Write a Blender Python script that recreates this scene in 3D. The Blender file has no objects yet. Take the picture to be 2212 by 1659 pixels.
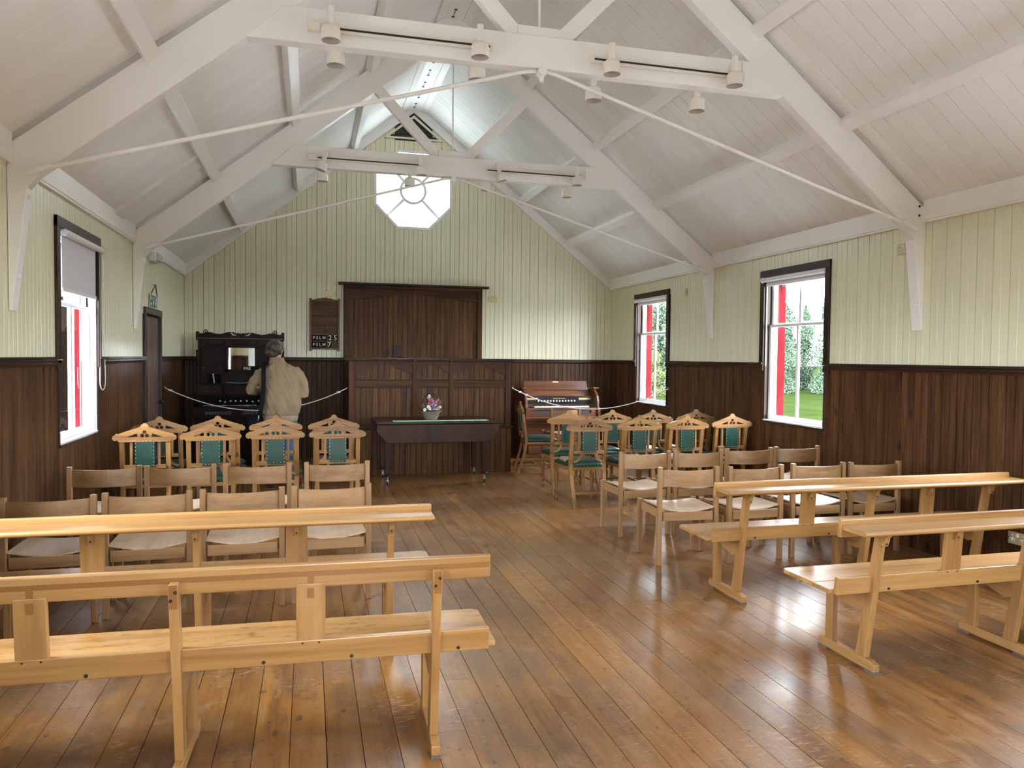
import bpy, math, random
from mathutils import Vector, Matrix
random.seed(7)
scene = bpy.context.scene
COL = scene.collection
PI = math.pi

# ------------------------------------------------------------------ camera
cam_d = bpy.data.cameras.new('camera'); cam = bpy.data.objects.new('camera', cam_d); COL.objects.link(cam)
cam_d.sensor_width = 36; cam_d.lens = 1657.07 / 2212 * 36; cam_d.clip_start = .05; cam_d.clip_end = 300
cam.matrix_world = Matrix(((0.9666920856, -0.0006628645, -0.2559413452, 0), (-0.2557501806, 0.0362273675, -0.9660638814, 0),
                           (0.0099124506, 0.9993433536, 0.0348511818, 1.56), (0, 0, 0, 1)))
scene.camera = cam
# ------------------------------------------------------------------ sky (bright overcast) and exposure
world = bpy.data.worlds.new('overcast_sky'); scene.world = world; world.use_nodes = True
wn = world.node_tree.nodes; wl = world.node_tree.links; wn.clear()
wo = wn.new('ShaderNodeOutputWorld'); wb = wn.new('ShaderNodeBackground')
wtc = wn.new('ShaderNodeTexCoord'); wsp = wn.new('ShaderNodeSeparateXYZ'); wr = wn.new('ShaderNodeValToRGB')
wl.new(wtc.outputs['Generated'], wsp.inputs[0]); wl.new(wsp.outputs['Z'], wr.inputs[0])
wr.color_ramp.elements[0].position = 0.0; wr.color_ramp.elements[0].color = (.88, .945, 1, 1)
wr.color_ramp.elements[1].position = 1.0; wr.color_ramp.elements[1].color = (.78, .88, 1, 1)
wl.new(wr.outputs[0], wb.inputs[0]); wb.inputs[1].default_value = 17.0; wl.new(wb.outputs[0], wo.inputs[0])
scene.view_settings.view_transform = 'Standard'; scene.view_settings.look = 'None'
scene.view_settings.gamma = 1; scene.view_settings.use_curve_mapping = False
scene.view_settings.exposure = 1.30
scene.cycles.max_bounces = 10; scene.cycles.diffuse_bounces = 7; scene.cycles.glossy_bounces = 4
scene.cycles.transparent_max_bounces = 12; scene.cycles.sample_clamp_indirect = 12
scene.cycles.caustics_reflective = False; scene.cycles.caustics_refractive = False

# room dimensions (metres, camera at the origin, +y towards the pulpit wall)
XL, XR, YB, YF = -1.745, 4.872, 11.98, -1.50
XM = (XL + XR) / 2; HW = (XR - XL) / 2
ZC, ZD = 2.69, 1.53
T1, T2, T0 = 5.232, 8.612, 1.852
SL = .797
def zroof(x): return 2.845 + SL * (HW - abs(x - XM))
BW = .145
WINS = [('R', 6.985), ('R', 10.41), ('L', 6.70), ('R', 3.60), ('R', .20), ('L', 3.30), ('L', .10)]
WZ0, WZ1, WHALF = .905, 2.46, .515

def portal(name, loc, rot, sx, sy):
    d = bpy.data.lights.new(name, 'AREA'); d.shape = 'RECTANGLE'; d.size = sx; d.size_y = sy; d.cycles.is_portal = True
    o = bpy.data.objects.new(name, d); COL.objects.link(o); o.location = loc; o.rotation_euler = rot
for s, y in WINS:
    if s == 'R': portal('window_portal', (XR + .13, y, 1.68), (0, PI / 2, 0), 1.5, 1.0)
    else: portal('window_portal', (XL - .13, y, 1.68), (0, -PI / 2, 0), 1.5, 1.0)
portal('window_portal', (1.566, YB + .14, 4.13), (-PI / 2, 0, 0), 1.2, 1.2)
for px_, sx_, pz_, sz_ in ((XM - 1.45, 1.0, 1.68, 1.55), (XM + 1.45, 1.0, 1.68, 1.55)):
    portal('window_portal', (px_, YF - .14, pz_), (PI / 2, 0, 0), sx_, sz_)

# ------------------------------------------------------------------ materials
def lin(c):
    return tuple((v / 12.92 if v <= .04045 else ((v + .055) / 1.055) ** 2.4) for v in c)
def rgb(r, g, b): return lin((r / 255, g / 255, b / 255)) + (1,)
class NT:
    def __init__(s, name):
        s.m = bpy.data.materials.new(name); s.m.use_nodes = True; s.n = s.m.node_tree.nodes; s.l = s.m.node_tree.links
        s.b = s.n['Principled BSDF']
    def new(s, t, **k):
        x = s.n.new(t)
        for a, v in k.items(): setattr(x, a, v)
        return x
    def link(s, a, b): s.l.new(a, b)
    def math(s, op, a, b=None, clamp=False):
        x = s.new('ShaderNodeMath', operation=op, use_clamp=clamp)
        for i, v in enumerate((a, b)):
            if v is None: continue
            if hasattr(v, 'links'): s.link(v, x.inputs[i])
            else: x.inputs[i].default_value = v
        return x.outputs[0]
    def noise(s, vec, scale, detail=3, rough=.55):
        x = s.new('ShaderNodeTexNoise'); x.inputs['Scale'].default_value = scale; x.inputs['Detail'].default_value = detail
        x.inputs['Roughness'].default_value = rough
        if vec is not None: s.link(vec, x.inputs['Vector'])
        return x.outputs['Fac']
    def ramp(s, fac, stops):
        x = s.new('ShaderNodeValToRGB'); e = x.color_ramp.elements
        e[0].position, e[0].color = stops[0]; e[1].position, e[1].color = stops[-1]
        for p, c in stops[1:-1]:
            k = e.new(p); k.color = c
        s.link(fac, x.inputs[0]); return x.outputs[0]
    def mix(s, fac, a, b, mode='MIX'):
        x = s.new('ShaderNodeMix', data_type='RGBA', blend_type=mode)
        for i, v in ((0, fac), (6, a), (7, b)):
            if hasattr(v, 'links'): s.link(v, x.inputs[i])
            else: x.inputs[i].default_value = v
        return x.outputs[2]
    def mapped(s, scale, random_shift=True):
        tc = s.new('ShaderNodeTexCoord'); mp = s.new('ShaderNodeMapping'); mp.inputs['Scale'].default_value = scale
        s.link(tc.outputs['Object'], mp.inputs['Vector'])
        if not random_shift: return mp.outputs[0]
        oi = s.new('ShaderNodeObjectInfo'); sc = s.new('ShaderNodeVectorMath', operation='SCALE'); sc.inputs['Scale'].default_value = 37
        cb = s.new('ShaderNodeCombineXYZ')
        for i in range(3): s.link(oi.outputs['Random'], cb.inputs[i])
        s.link(cb.outputs[0], sc.inputs[0])
        ad = s.new('ShaderNodeVectorMath', operation='ADD'); s.link(mp.outputs[0], ad.inputs[0]); s.link(sc.outputs[0], ad.inputs[1])
        return ad.outputs[0]
    def bump(s, h, strength, dist=.002):
        x = s.new('ShaderNodeBump'); x.inputs['Strength'].default_value = strength; x.inputs['Distance'].default_value = dist
        s.link(h, x.inputs['Height']); s.link(x.outputs[0], s.b.inputs['Normal'])

def plain(name, col, rough=.5, metal=0, spec=.5, coat=0):
    t = NT(name); t.b.inputs['Base Color'].default_value = col; t.b.inputs['Roughness'].default_value = rough
    t.b.inputs['Metallic'].default_value = metal; t.b.inputs['Specular IOR Level'].default_value = spec
    t.b.inputs['Coat Weight'].default_value = coat; t.b.inputs['Coat Roughness'].default_value = .15
    return t.m
def wood(name, light, mid, dark, axis, rough=.4, grain=14, coat=0, knots=0, vary=.25, spec=.5, stretch=.06):
    t = NT(name); s = [1, 1, 1]; s['xyz'.index(axis)] = stretch
    v = t.mapped(tuple(s)); n1 = t.noise(v, grain, 4, .6); n2 = t.noise(v, grain * 5, 2, .5)
    f = t.math('ADD', t.math('MULTIPLY', n1, .75), t.math('MULTIPLY', n2, .25))
    c = t.ramp(f, [(.36, dark), (.5, mid), (.64, light)])
    if knots:
        s2 = [1, 1, 1]; s2['xyz'.index(axis)] = .45; v2 = t.mapped(tuple(s2))
        vo = t.new('ShaderNodeTexVoronoi'); vo.inputs['Scale'].default_value = knots; t.link(v2, vo.inputs['Vector'])
        k = t.ramp(vo.outputs['Distance'], [(.05, (1, 1, 1, 1)), (.16, (0, 0, 0, 1))])
        c = t.mix(t.math('MULTIPLY', k, .75), c, tuple(x * .25 for x in dark[:3]) + (1,))
    oi = t.new('ShaderNodeObjectInfo')
    br = t.math('ADD', t.math('MULTIPLY', oi.outputs['Random'], vary), 1 - vary / 2)
    cb = t.new('ShaderNodeCombineColor')
    for i in range(3): t.link(br, cb.inputs[i])
    c = t.mix(1.0, c, cb.outputs[0], 'MULTIPLY')
    t.link(c, t.b.inputs['Base Color']); t.b.inputs['Roughness'].default_value = rough
    t.b.inputs['Specular IOR Level'].default_value = spec
    t.b.inputs['Coat Weight'].default_value = coat; t.b.inputs['Coat Roughness'].default_value = .18
    t.bump(f, .25)
    return t.m
def bench_seat():
    m = MT['benchx'].copy(); m.name = 'worn_bench_seat'; n = m.node_tree.nodes; l = m.node_tree.links; b = n['Principled BSDF']
    src = b.inputs['Base Color'].links[0].from_socket; tc = n.new('ShaderNodeTexCoord'); mp = n.new('ShaderNodeMapping'); mp.inputs['Scale'].default_value = (.35, 1, 1)
    no = n.new('ShaderNodeTexNoise'); no.inputs['Scale'].default_value = 34; no.inputs['Detail'].default_value = 5; no.inputs['Roughness'].default_value = .7
    ra = n.new('ShaderNodeValToRGB'); ra.color_ramp.elements[0].position = .54; ra.color_ramp.elements[0].color = (0, 0, 0, 1); ra.color_ramp.elements[1].position = .68; ra.color_ramp.elements[1].color = (.75, .75, .75, 1)
    mx = n.new('ShaderNodeMix'); mx.data_type = 'RGBA'; l.new(tc.outputs['Object'], mp.inputs[0]); l.new(mp.outputs[0], no.inputs['Vector']); l.new(no.outputs['Fac'], ra.inputs[0])
    l.new(ra.outputs[0], mx.inputs[0]); l.new(src, mx.inputs[6]); mx.inputs[7].default_value = (.12, .06, .02, 1); l.new(mx.outputs[2], b.inputs['Base Color']); return m
def paint(name, col, col2, rough=.5, scale=1.5, bump=.1, vary=.04, spec=.5, rv=.25):
    t = NT(name); g = t.new('ShaderNodeNewGeometry'); n = t.noise(g.outputs['Position'], scale, 3, .5)
    c = t.ramp(n, [(.3, col2), (.7, col)])
    oi = t.new('ShaderNodeObjectInfo'); br = t.math('ADD', t.math('MULTIPLY', oi.outputs['Random'], vary), 1 - vary / 2)
    cb = t.new('ShaderNodeCombineColor')
    for i in range(3): t.link(br, cb.inputs[i])
    c = t.mix(1.0, c, cb.outputs[0], 'MULTIPLY')
    t.link(c, t.b.inputs['Base Color'])
    n2 = t.noise(g.outputs['Position'], 9, 3)
    t.link(t.math('ADD', t.math('MULTIPLY', n2, rv), rough - rv / 2), t.b.inputs['Roughness'])
    t.b.inputs['Specular IOR Level'].default_value = spec
    if bump: t.bump(t.noise(g.outputs['Position'], 14, 2), bump, .0012)
    return t.m
MT = {}
MT['ceiling'] = paint('white_ceiling_paint', (.84, .815, .79, 1), (.79, .765, .735, 1), .55, 1.1)
MT['beam'] = paint('white_beam_paint', (.85, .83, .805, 1), (.81, .785, .76, 1), .45, 1.4, .15)
MT['cream'] = paint('cream_gloss_paint', (.725, .705, .515, 1), (.70, .68, .49, 1), .30, .9, .0, .04, .5, .0)
MT['dado'] = wood('dark_stained_pine', (.108, .047, .017, 1), (.068, .029, .011, 1), (.030, .0125, .005, 1), 'z', .42, 16, .0, 5.5, .32, .16)
MT['dadoy'] = wood('dark_stained_rail_along', (.050, .022, .013, 1), (.034, .015, .010, 1), (.02, .009, .006, 1), 'y', .35, 16, .0, 0, .2, .2)
MT['dadox'] = wood('dark_stained_rail_across', (.065, .028, .015, 1), (.042, .019, .011, 1), (.024, .011, .007, 1), 'x', .35, 16, .0, 0, .2, .2)
MT['pulx'] = wood('varnished_pine_rail', (.105, .044, .018, 1), (.070, .029, .0125, 1), (.034, .014, .007, 1), 'x', .36, 12, .0, 0, .25, .12)
MT['pulz'] = wood('varnished_pine_board', (.145, .064, .019, 1), (.092, .038, .0125, 1), (.045, .018, .0065, 1), 'z', .4, 16, .0, 5, .35, .16)
MT['pulp'] = wood('varnished_pine_post', (.105, .044, .018, 1), (.070, .029, .0125, 1), (.034, .014, .007, 1), 'z', .36, 12, .0, 0, .25, .12)
MT['tablex'] = wood('mahogany_table', (.052, .022, .012, 1), (.037, .016, .009, 1), (.022, .010, .006, 1), 'z', .34, 10, .0, 0, .1, .18)
MT['organ'] = wood('very_dark_organ_walnut', (.024, .0095, .0065, 1), (.015, .006, .0045, 1), (.008, .0035, .003, 1), 'z', .4, 14, .0, 0, .1, .14)
MT['organlt'] = wood('red_walnut_organ', (.23, .088, .036, 1), (.15, .052, .022, 1), (.075, .026, .012, 1), 'x', .3, 10, .15, 0, .1)
for ax in 'xyz':
    MT['bench' + ax] = wood('bench_beech_' + ax, (.42, .232, .083, 1), (.35, .182, .060, 1), (.25, .12, .037, 1), ax, .34, 9, .10, 0, .10)
    MT['chair' + ax] = wood('pale_beech_' + ax, (.35, .20, .090, 1), (.295, .162, .069, 1), (.21, .11, .044, 1), ax, .38, 11, .06, 0, .12)
    MT['oak' + ax] = wood('golden_oak_' + ax, (.31, .158, .050, 1), (.245, .118, .034, 1), (.135, .060, .017, 1), ax, .38, 15, .08, 0, .2)
MT['benchseat'] = bench_seat()
MT['stain'] = plain('darker_varnish_patch', (.24, .105, .030, 1), .35, 0, .5, .1)
MT['seatply'] = wood('worn_plywood_seat', (.55, .41, .29, 1), (.47, .33, .22, 1), (.38, .25, .155, 1), 'y', .32, 7, .08, 0, .12)
MT['green'] = paint('green_leather', (.0125, .047, .033, 1), (.009, .034, .024, 1), .34, 14, .3, .15)
MT['tan'] = paint('torn_leather_patch', (.50, .38, .2, 1), (.05, .04, .025, 1), .7, 60, .6)
MT['brass'] = plain('brass', (.62, .47, .20, 1), .32, .9)
MT['brassplate'] = plain('brass_socket_plate', (.60, .50, .25, 1), .38, .5)
MT['stud'] = plain('pale_stud', (.78, .72, .6, 1), .3, .5)
MT['bolt'] = plain('dark_bolt', (.03, .02, .018, 1), .4, .3)
MT['white'] = paint('white_window_paint', (.80, .81, .83, 1), (.74, .75, .77, 1), .35, 3)
MT['lampwhite'] = plain('cream_lamp_enamel', (.80, .76, .68, 1), .4)
MT['lampin'] = plain('lamp_inner', (.42, .38, .33, 1), .5)
MT['black'] = plain('black_slot', (.012, .012, .014, 1), .4)
MT['red'] = paint('peeling_red_paint', (.10, .010, .013, 1), (.078, .0075, .010, 1), .6, 5, .3, .04, 0)
MT['redext'] = plain('red_exterior_board', (.03, .0045, .0055, 1), .7, 0, .1)
MT['blind'] = plain('grey_white_blind_fabric', (.62, .61, .66, 1), .7)
MT['plastic'] = plain('white_plastic', (.74, .74, .74, 1), .35)
MT['slotgrey'] = plain('dark_grey_slot', (.05, .05, .052, 1), .6)  # dark grey sheet behind the keyslip opening
MT['grey'] = plain('pale_grey_metal', (.50, .52, .53, 1), .5)
MT['rope'] = plain('white_rope', (.78, .77, .74, 1), .8)
MT['mint'] = plain('mint_runner', (.36, .80, .60, 1), .8)
MT['ivory'] = plain('ivory', (.76, .74, .66, 1), .3)
MT['keyblack'] = plain('ebony', (.012, .012, .013, 1), .25)
MT['fascia'] = plain('black_organ_fascia', (.010, .011, .016, 1), .25, 0, .5, .3)
MT['gold'] = plain('gold_lettering', (.72, .50, .15, 1), .35, .4)
MT['card'] = plain('black_card', (.006, .006, .006, 1), .6, 0, .1)
MT['cardtext'] = plain('white_card_lettering', (.72, .72, .68, 1), .6)
MT['hymn'] = wood('hymn_board_oak', (.20, .098, .038, 1), (.15, .072, .028, 1), (.09, .042, .017, 1), 'z', .4, 16, .0, 0, .1, .2)
MT['hymnin'] = wood('hymn_board_slat', (.13, .064, .030, 1), (.10, .048, .023, 1), (.065, .031, .016, 1), 'x', .45, 14, .0, 0, .1, .15)
MT['hymnink'] = plain('hymn_ink', (.022, .013, .009, 1), .5)
MT['signgreen'] = plain('exit_sign_green', (.015, .13, .075, 1), .4)
MT['door'] = wood('worn_door_board', (.20, .125, .095, 1), (.14, .085, .062, 1), (.075, .043, .030, 1), 'z', .45, 12, .05, 3, .25)
MT['doordark'] = wood('dark_door_frame', (.035, .018, .013, 1), (.022, .012, .009, 1), (.013, .008, .006, 1), 'z', .4, 12, .1)
MT['louvre'] = plain('dark_louvre', (.035, .026, .02, 1), .7)
MT['slate'] = plain('dark_slate_louvre', (.018, .024, .025, 1), .6)
MT['steel'] = plain('steel', (.35, .35, .36, 1), .3, .9)
MT['jacket'] = paint('beige_jacket', (.30, .225, .145, 1), (.25, .185, .115, 1), .85, 7, .4, 0, .1)
MT['rib'] = paint('jacket_rib', (.33, .26, .20, 1), (.28, .215, .16, 1), .85, 9, .4, 0)
MT['jeans'] = paint('blue_jeans', (.07, .16, .33, 1), (.04, .10, .24, 1), .85, 9, .3, 0)
MT['skin'] = plain('skin', (.52, .27, .18, 1), .5)
MT['hair'] = wood('grey_brown_hair', (.12, .10, .08, 1), (.055, .040, .028, 1), (.018, .013, .010, 1), 'z', .5, 45, 0, 0, 0, stretch=.25)
MT['bag'] = plain('black_nylon_bag', (.004, .0045, .007, 1), .7, 0, .15)
MT['shoe'] = plain('black_shoe', (.02, .018, .016, 1), .4)
MT['wicker'] = paint('wicker', (.30, .24, .18, 1), (.09, .06, .045, 1), .6, 90, .8)
MT['wickerdark'] = plain('dark_wicker_handle', (.02, .014, .012, 1), .6)
MT['pad'] = plain('grey_felt_pad', (.10, .095, .09, 1), .9)
MT['grass'] = paint('outdoor_grass', (.0140, .0205, .0055, 1), (.0095, .0145, .004, 1), .95, .8, .3, 0, 0.0)
MT['bounce'] = plain('pale_bounce_ground', (.38, .36, .33, 1), .9, 0, .2)  # pale colour for added ground that bounces skylight up to the ceiling
MT['leaf'] = plain('outdoor_leaves', (.070, .100, .066, 1), .9, 0, 0)
MT['leafy'] = plain('outdoor_yellow_leaves', (.085, .100, .040, 1), .9, 0, 0)
MT['bark'] = plain('pale_birch_bark', (.06, .061, .059, 1), .9, 0, 0)
MT['cabinet'] = plain('grey_enamel_cabinet', (.48, .52, .50, 1), .4)
MT['paper'] = plain('sheet_paper', (.6, .6, .56, 1), .8)
# flat shell behind boards
MT['shell'] = plain('wall_core', (.05, .035, .025, 1), .8)
# glass: clear for light, mirror-like at a grazing angle
def glass(name='window_glass', tint=(.97, .98, .98, 1)):
    t = NT(name); t.n.remove(t.b); out = [n for n in t.n if n.type == 'OUTPUT_MATERIAL'][0]
    tr = t.new('ShaderNodeBsdfTransparent'); tr.inputs[0].default_value = tint
    gl = t.new('ShaderNodeBsdfGlossy'); gl.inputs['Roughness'].default_value = .02
    lw = t.new('ShaderNodeLayerWeight'); lw.inputs[0].default_value = .5
    fr = t.math('ADD', t.math('MULTIPLY', t.math('POWER', lw.outputs['Facing'], 5.0), .9), .05)
    mx = t.new('ShaderNodeMixShader'); t.link(fr, mx.inputs[0]); t.link(tr.outputs[0], mx.inputs[1]); t.link(gl.outputs[0], mx.inputs[2])
    t.link(mx.outputs[0], out.inputs[0]); return t.m
MT['glass'] = glass(); MT['dimglass'] = glass('light_dimming_glass', (.40, .44, .44, 1))  # second glass: tint added to weaken the octagon's light on the ceiling
MT['porch'] = plain('black_tarred_boards', (.0045, .0030, .0024, 1), .9, 0, 0)
def mirror():
    return plain('mirror_silver', (.86, .87, .86, 1), .015, 1.0)
MT['mirror'] = mirror()
def floor_mat():
    t = NT('worn_varnished_floor'); v = t.mapped((1, .05, 1)); n1 = t.noise(v, 13, 4, .6); n2 = t.noise(v, 60, 2)
    f = t.math('ADD', t.math('MULTIPLY', n1, .7), t.math('MULTIPLY', n2, .3))
    c = t.ramp(f, [(.36, (.16, .061, .0125, 1)), (.5, (.24, .102, .023, 1)), (.66, (.305, .140, .035, 1))])
    g = t.new('ShaderNodeNewGeometry'); pos = g.outputs['Position']
    mp = t.new('ShaderNodeMapping'); mp.inputs['Scale'].default_value = (1, .55, 1); t.link(pos, mp.inputs['Vector'])
    big = t.noise(mp.outputs[0], 1.5, 5, .65)
    c = t.mix(t.ramp(big, [(.48, (0, 0, 0, 1)), (.60, (.7, .7, .7, 1))]), c, (.165, .092, .045, 1))
    sm = t.noise(mp.outputs[0], 9, 6, .72)
    c = t.mix(t.ramp(sm, [(.53, (0, 0, 0, 1)), (.66, (.75, .75, .75, 1))]), c, (.31, .17, .075, 1))
    mo = t.noise(mp.outputs[0], 4.2, 6, .75)
    c = t.mix(t.ramp(mo, [(.34, (.75, .75, .75, 1)), (.46, (0, 0, 0, 1))]), c, (.12, .058, .025, 1))
    mk = t.noise(mp.outputs[0], 17, 3, .5)
    c = t.mix(t.ramp(mk, [(.655, (0, 0, 0, 1)), (.70, (.7, .7, .7, 1))]), c, (.06, .038, .025, 1))
    spk = t.noise(pos, 46, 3, .6)
    c = t.mix(t.ramp(spk, [(.64, (0, 0, 0, 1)), (.70, (.8, .8, .8, 1))]), c, (.05, .035, .03, 1))
    scr = t.new('ShaderNodeMapping'); scr.inputs['Scale'].default_value = (5, 22, 1); scr.inputs['Rotation'].default_value = (0, 0, .35)
    t.link(pos, scr.inputs['Vector']); sn = t.noise(scr.outputs[0], 3.3, 3, .6)
    c = t.mix(t.ramp(t.math('MULTIPLY', sn, t.math('ADD', t.noise(pos, 1.7, 2), .5)), [(.66, (0, 0, 0, 1)), (.72, (.5, .5, .5, 1))]), c, (.48, .32, .20, 1))
    oi = t.new('ShaderNodeObjectInfo'); br = t.math('ADD', t.math('MULTIPLY', oi.outputs['Random'], .26), .87)
    cb = t.new('ShaderNodeCombineColor')
    for i in range(3): t.link(br, cb.inputs[i])
    c = t.mix(1.0, c, cb.outputs[0], 'MULTIPLY'); t.link(c, t.b.inputs['Base Color'])
    r = t.math('ADD', t.math('MULTIPLY', sm, .42), .17, True); t.link(r, t.b.inputs['Roughness'])
    t.b.inputs['Coat Weight'].default_value = .25; t.b.inputs['Coat Roughness'].default_value = .22
    dk = t.noise(scr.outputs[0], 1.1, 5, .7)
    h = t.math('ADD', t.math('MULTIPLY', t.noise(pos, 5.5, 4, .6), 1.2), t.math('MULTIPLY', n1, .25))
    t.bump(h, .38, .007)
    return t.m
MT['floor'] = floor_mat()

# ------------------------------------------------------------------ mesh helpers
class MB:
    def __init__(s): s.v = []; s.f = []
    def add(s, vs, fs):
        o = len(s.v); s.v += [tuple(p) for p in vs]; s.f += [tuple(i + o for i in f) for f in fs]; return s
    def box(s, x0, x1, y0, y1, z0, z1):
        return s.hexa([(x0, y0, z0), (x1, y0, z0), (x1, y1, z0), (x0, y1, z0)], [(x0, y0, z1), (x1, y0, z1), (x1, y1, z1), (x0, y1, z1)])
    def hexa(s, a, b):
        return s.add(list(a) + list(b), [(3, 2, 1, 0), (4, 5, 6, 7), (0, 1, 5, 4), (1, 2, 6, 5), (2, 3, 7, 6), (3, 0, 4, 7)])
    def prism(s, poly, axis, a, b):
        """poly: 2D points in the other two axes (in x,y,z order), extruded along axis from a to b"""
        def P(p, t):
            q = list(p); q.insert('xyz'.index(axis), t); return tuple(q)
        n = len(poly); ar = sum(poly[i][0] * poly[(i + 1) % n][1] - poly[(i + 1) % n][0] * poly[i][1] for i in range(n))
        if axis == 'y': ar = -ar
        if ar < 0: poly = poly[::-1]
        vs = [P(p, a) for p in poly] + [P(p, b) for p in poly]
        fs = [tuple(range(n))[::-1], tuple(range(n, 2 * n))] + [(i, (i + 1) % n, n + (i + 1) % n, n + i) for i in range(n)]
        if b < a: fs = [f[::-1] for f in fs]
        return s.add(vs, fs)
    def tube(s, pts, r, n=8, rs=None):
        pts = [Vector(p) for p in pts]; rings = []; up = None
        for i, p in enumerate(pts):
            d = (pts[min(i + 1, len(pts) - 1)] - pts[max(i - 1, 0)]).normalized()
            if up is None: up = Vector((0, 0, 1)) if abs(d.z) < .9 else Vector((1, 0, 0))
            a = d.cross(up).normalized(); b = a.cross(d).normalized(); up = b
            rr = rs[i] if rs else r
            rings.append([p + (a * math.cos(2 * PI * k / n) + b * math.sin(2 * PI * k / n)) * rr for k in range(n)])
        vs = [q for R in rings for q in R]; fs = []
        for i in range(len(pts) - 1):
            for k in range(n):
                k2 = (k + 1) % n; fs.append((i * n + k, i * n + k2, (i + 1) * n + k2, (i + 1) * n + k))
        fs.append(tuple(range(n))[::-1]); fs.append(tuple((len(pts) - 1) * n + k for k in range(n)))
        return s.add(vs, [f[::-1] for f in fs])
    def lathe(s, prof, c=(0, 0, 0), n=12, axis='z', caps=True):
        vs = []; fs = []
        for r, h in prof:
            for k in range(n):
                a = 2 * PI * k / n; u, w = r * math.cos(a), r * math.sin(a)
                p = {'z': (u, w, h), 'y': (w, h, u), 'x': (h, u, w)}[axis]
                vs.append((p[0] + c[0], p[1] + c[1], p[2] + c[2]))
        for i in range(len(prof) - 1):
            for k in range(n):
                k2 = (k + 1) % n; fs.append((i * n + k, i * n + k2, (i + 1) * n + k2, (i + 1) * n + k))
        if caps: fs.append(tuple(range(n))[::-1]); fs.append(tuple((len(prof) - 1) * n + k for k in range(n)))
        return s.add(vs, fs)
    def mesh(s, name, mat, smooth=False):
        m = bpy.data.meshes.new(name); m.from_pydata(s.v, [], s.f); m.materials.append(MT[mat] if isinstance(mat, str) else mat)
        if smooth: m.polygons.foreach_set('use_smooth', [True] * len(m.polygons))
        m.update(); return m
    def build(s, name, mat, parent=None, bevel=0, smooth=False, loc=None, seg=2):
        return put(s.mesh(name, mat, smooth), name, parent, bevel, loc, seg)
def put(mesh, name, parent=None, bevel=0, loc=None, seg=2):
    o = bpy.data.objects.new(name, mesh); COL.objects.link(o)
    if parent is not None: o.parent = parent
    if loc is not None: o.location = loc
    if bevel:
        b = o.modifiers.new('bevel', 'BEVEL'); b.width = bevel; b.segments = seg; b.limit_method = 'ANGLE'; b.angle_limit = .6
    return o
def tag(o, label=None, cat=None, group=None, kind=None):
    if label: o['label'] = label
    if cat: o['category'] = cat
    if group: o['group'] = group
    if kind: o['kind'] = kind
    return o
def empty(name, loc=(0, 0, 0), rz=0, **k):
    o = bpy.data.objects.new(name, None); COL.objects.link(o); o.location = loc; o.rotation_euler = (0, 0, rz); o.empty_display_size = .1
    return tag(o, **k)
KIDS = {}
def copy_tree(o, parent=None):
    c = o.copy(); COL.objects.link(c)
    if parent is not None: c.parent = parent
    for ch in list(o.children): copy_tree(ch, c)
    return c
def plate(outline, holes, th, axis='y'):
    """flat board with true cut-outs: outlines in (u, z); thickness along y, centred"""
    cu = bpy.data.curves.new('tmp', 'CURVE'); cu.dimensions = '2D'; cu.fill_mode = 'BOTH'; cu.extrude = th / 2
    for poly in [outline] + holes:
        sp = cu.splines.new('POLY'); sp.points.add(len(poly) - 1); sp.use_cyclic_u = True
        for p, q in zip(sp.points, poly): p.co = (q[0], q[1], 0, 1)
    ob = bpy.data.objects.new('tmp', cu); COL.objects.link(ob); dg = bpy.context.evaluated_depsgraph_get()
    me = bpy.data.meshes.new_from_object(ob.evaluated_get(dg)); bpy.data.objects.remove(ob); bpy.data.curves.remove(cu)
    for v in me.vertices: v.co = Vector((v.co.x, -v.co.z, v.co.y))
    me.update(); return me
def plate_obj(name, mat, parent, outline, holes, th, loc=(0, 0, 0), rot=None):
    me = plate(outline, holes, th); me.materials.clear(); me.materials.append(MT[mat])
    o = put(me, name, parent, 0, loc)
    if rot: o.rotation_euler = rot
    return o
def arc(cx, cz, r, a0, a1, n=8):
    return [(cx + r * math.cos(a0 + (a1 - a0) * i / n), cz + r * math.sin(a0 + (a1 - a0) * i / n)) for i in range(n + 1)]
def circ(cx, cz, r, n=12): return arc(cx, cz, r, 0, 2 * PI, n)[:-1]
def text(name, s, size, mat, parent, loc, rot=(PI / 2, 0, 0), align='CENTER', ext=.001, bold=0, xs=1):
    cu = bpy.data.curves.new(name, 'FONT'); cu.body = s; cu.size = size; cu.align_x = align; cu.align_y = 'CENTER'; cu.extrude = ext; cu.offset = bold
    cu.resolution_u = 3
    o = bpy.data.objects.new('tmp', cu); COL.objects.link(o); dg = bpy.context.evaluated_depsgraph_get()
    me = bpy.data.meshes.new_from_object(o.evaluated_get(dg)); bpy.data.objects.remove(o); bpy.data.curves.remove(cu); me.materials.clear(); me.materials.append(MT[mat])
    o = put(me, name, parent); o.location = loc; o.rotation_euler = rot
    o.scale = (xs, 1, 1); return o

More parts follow.
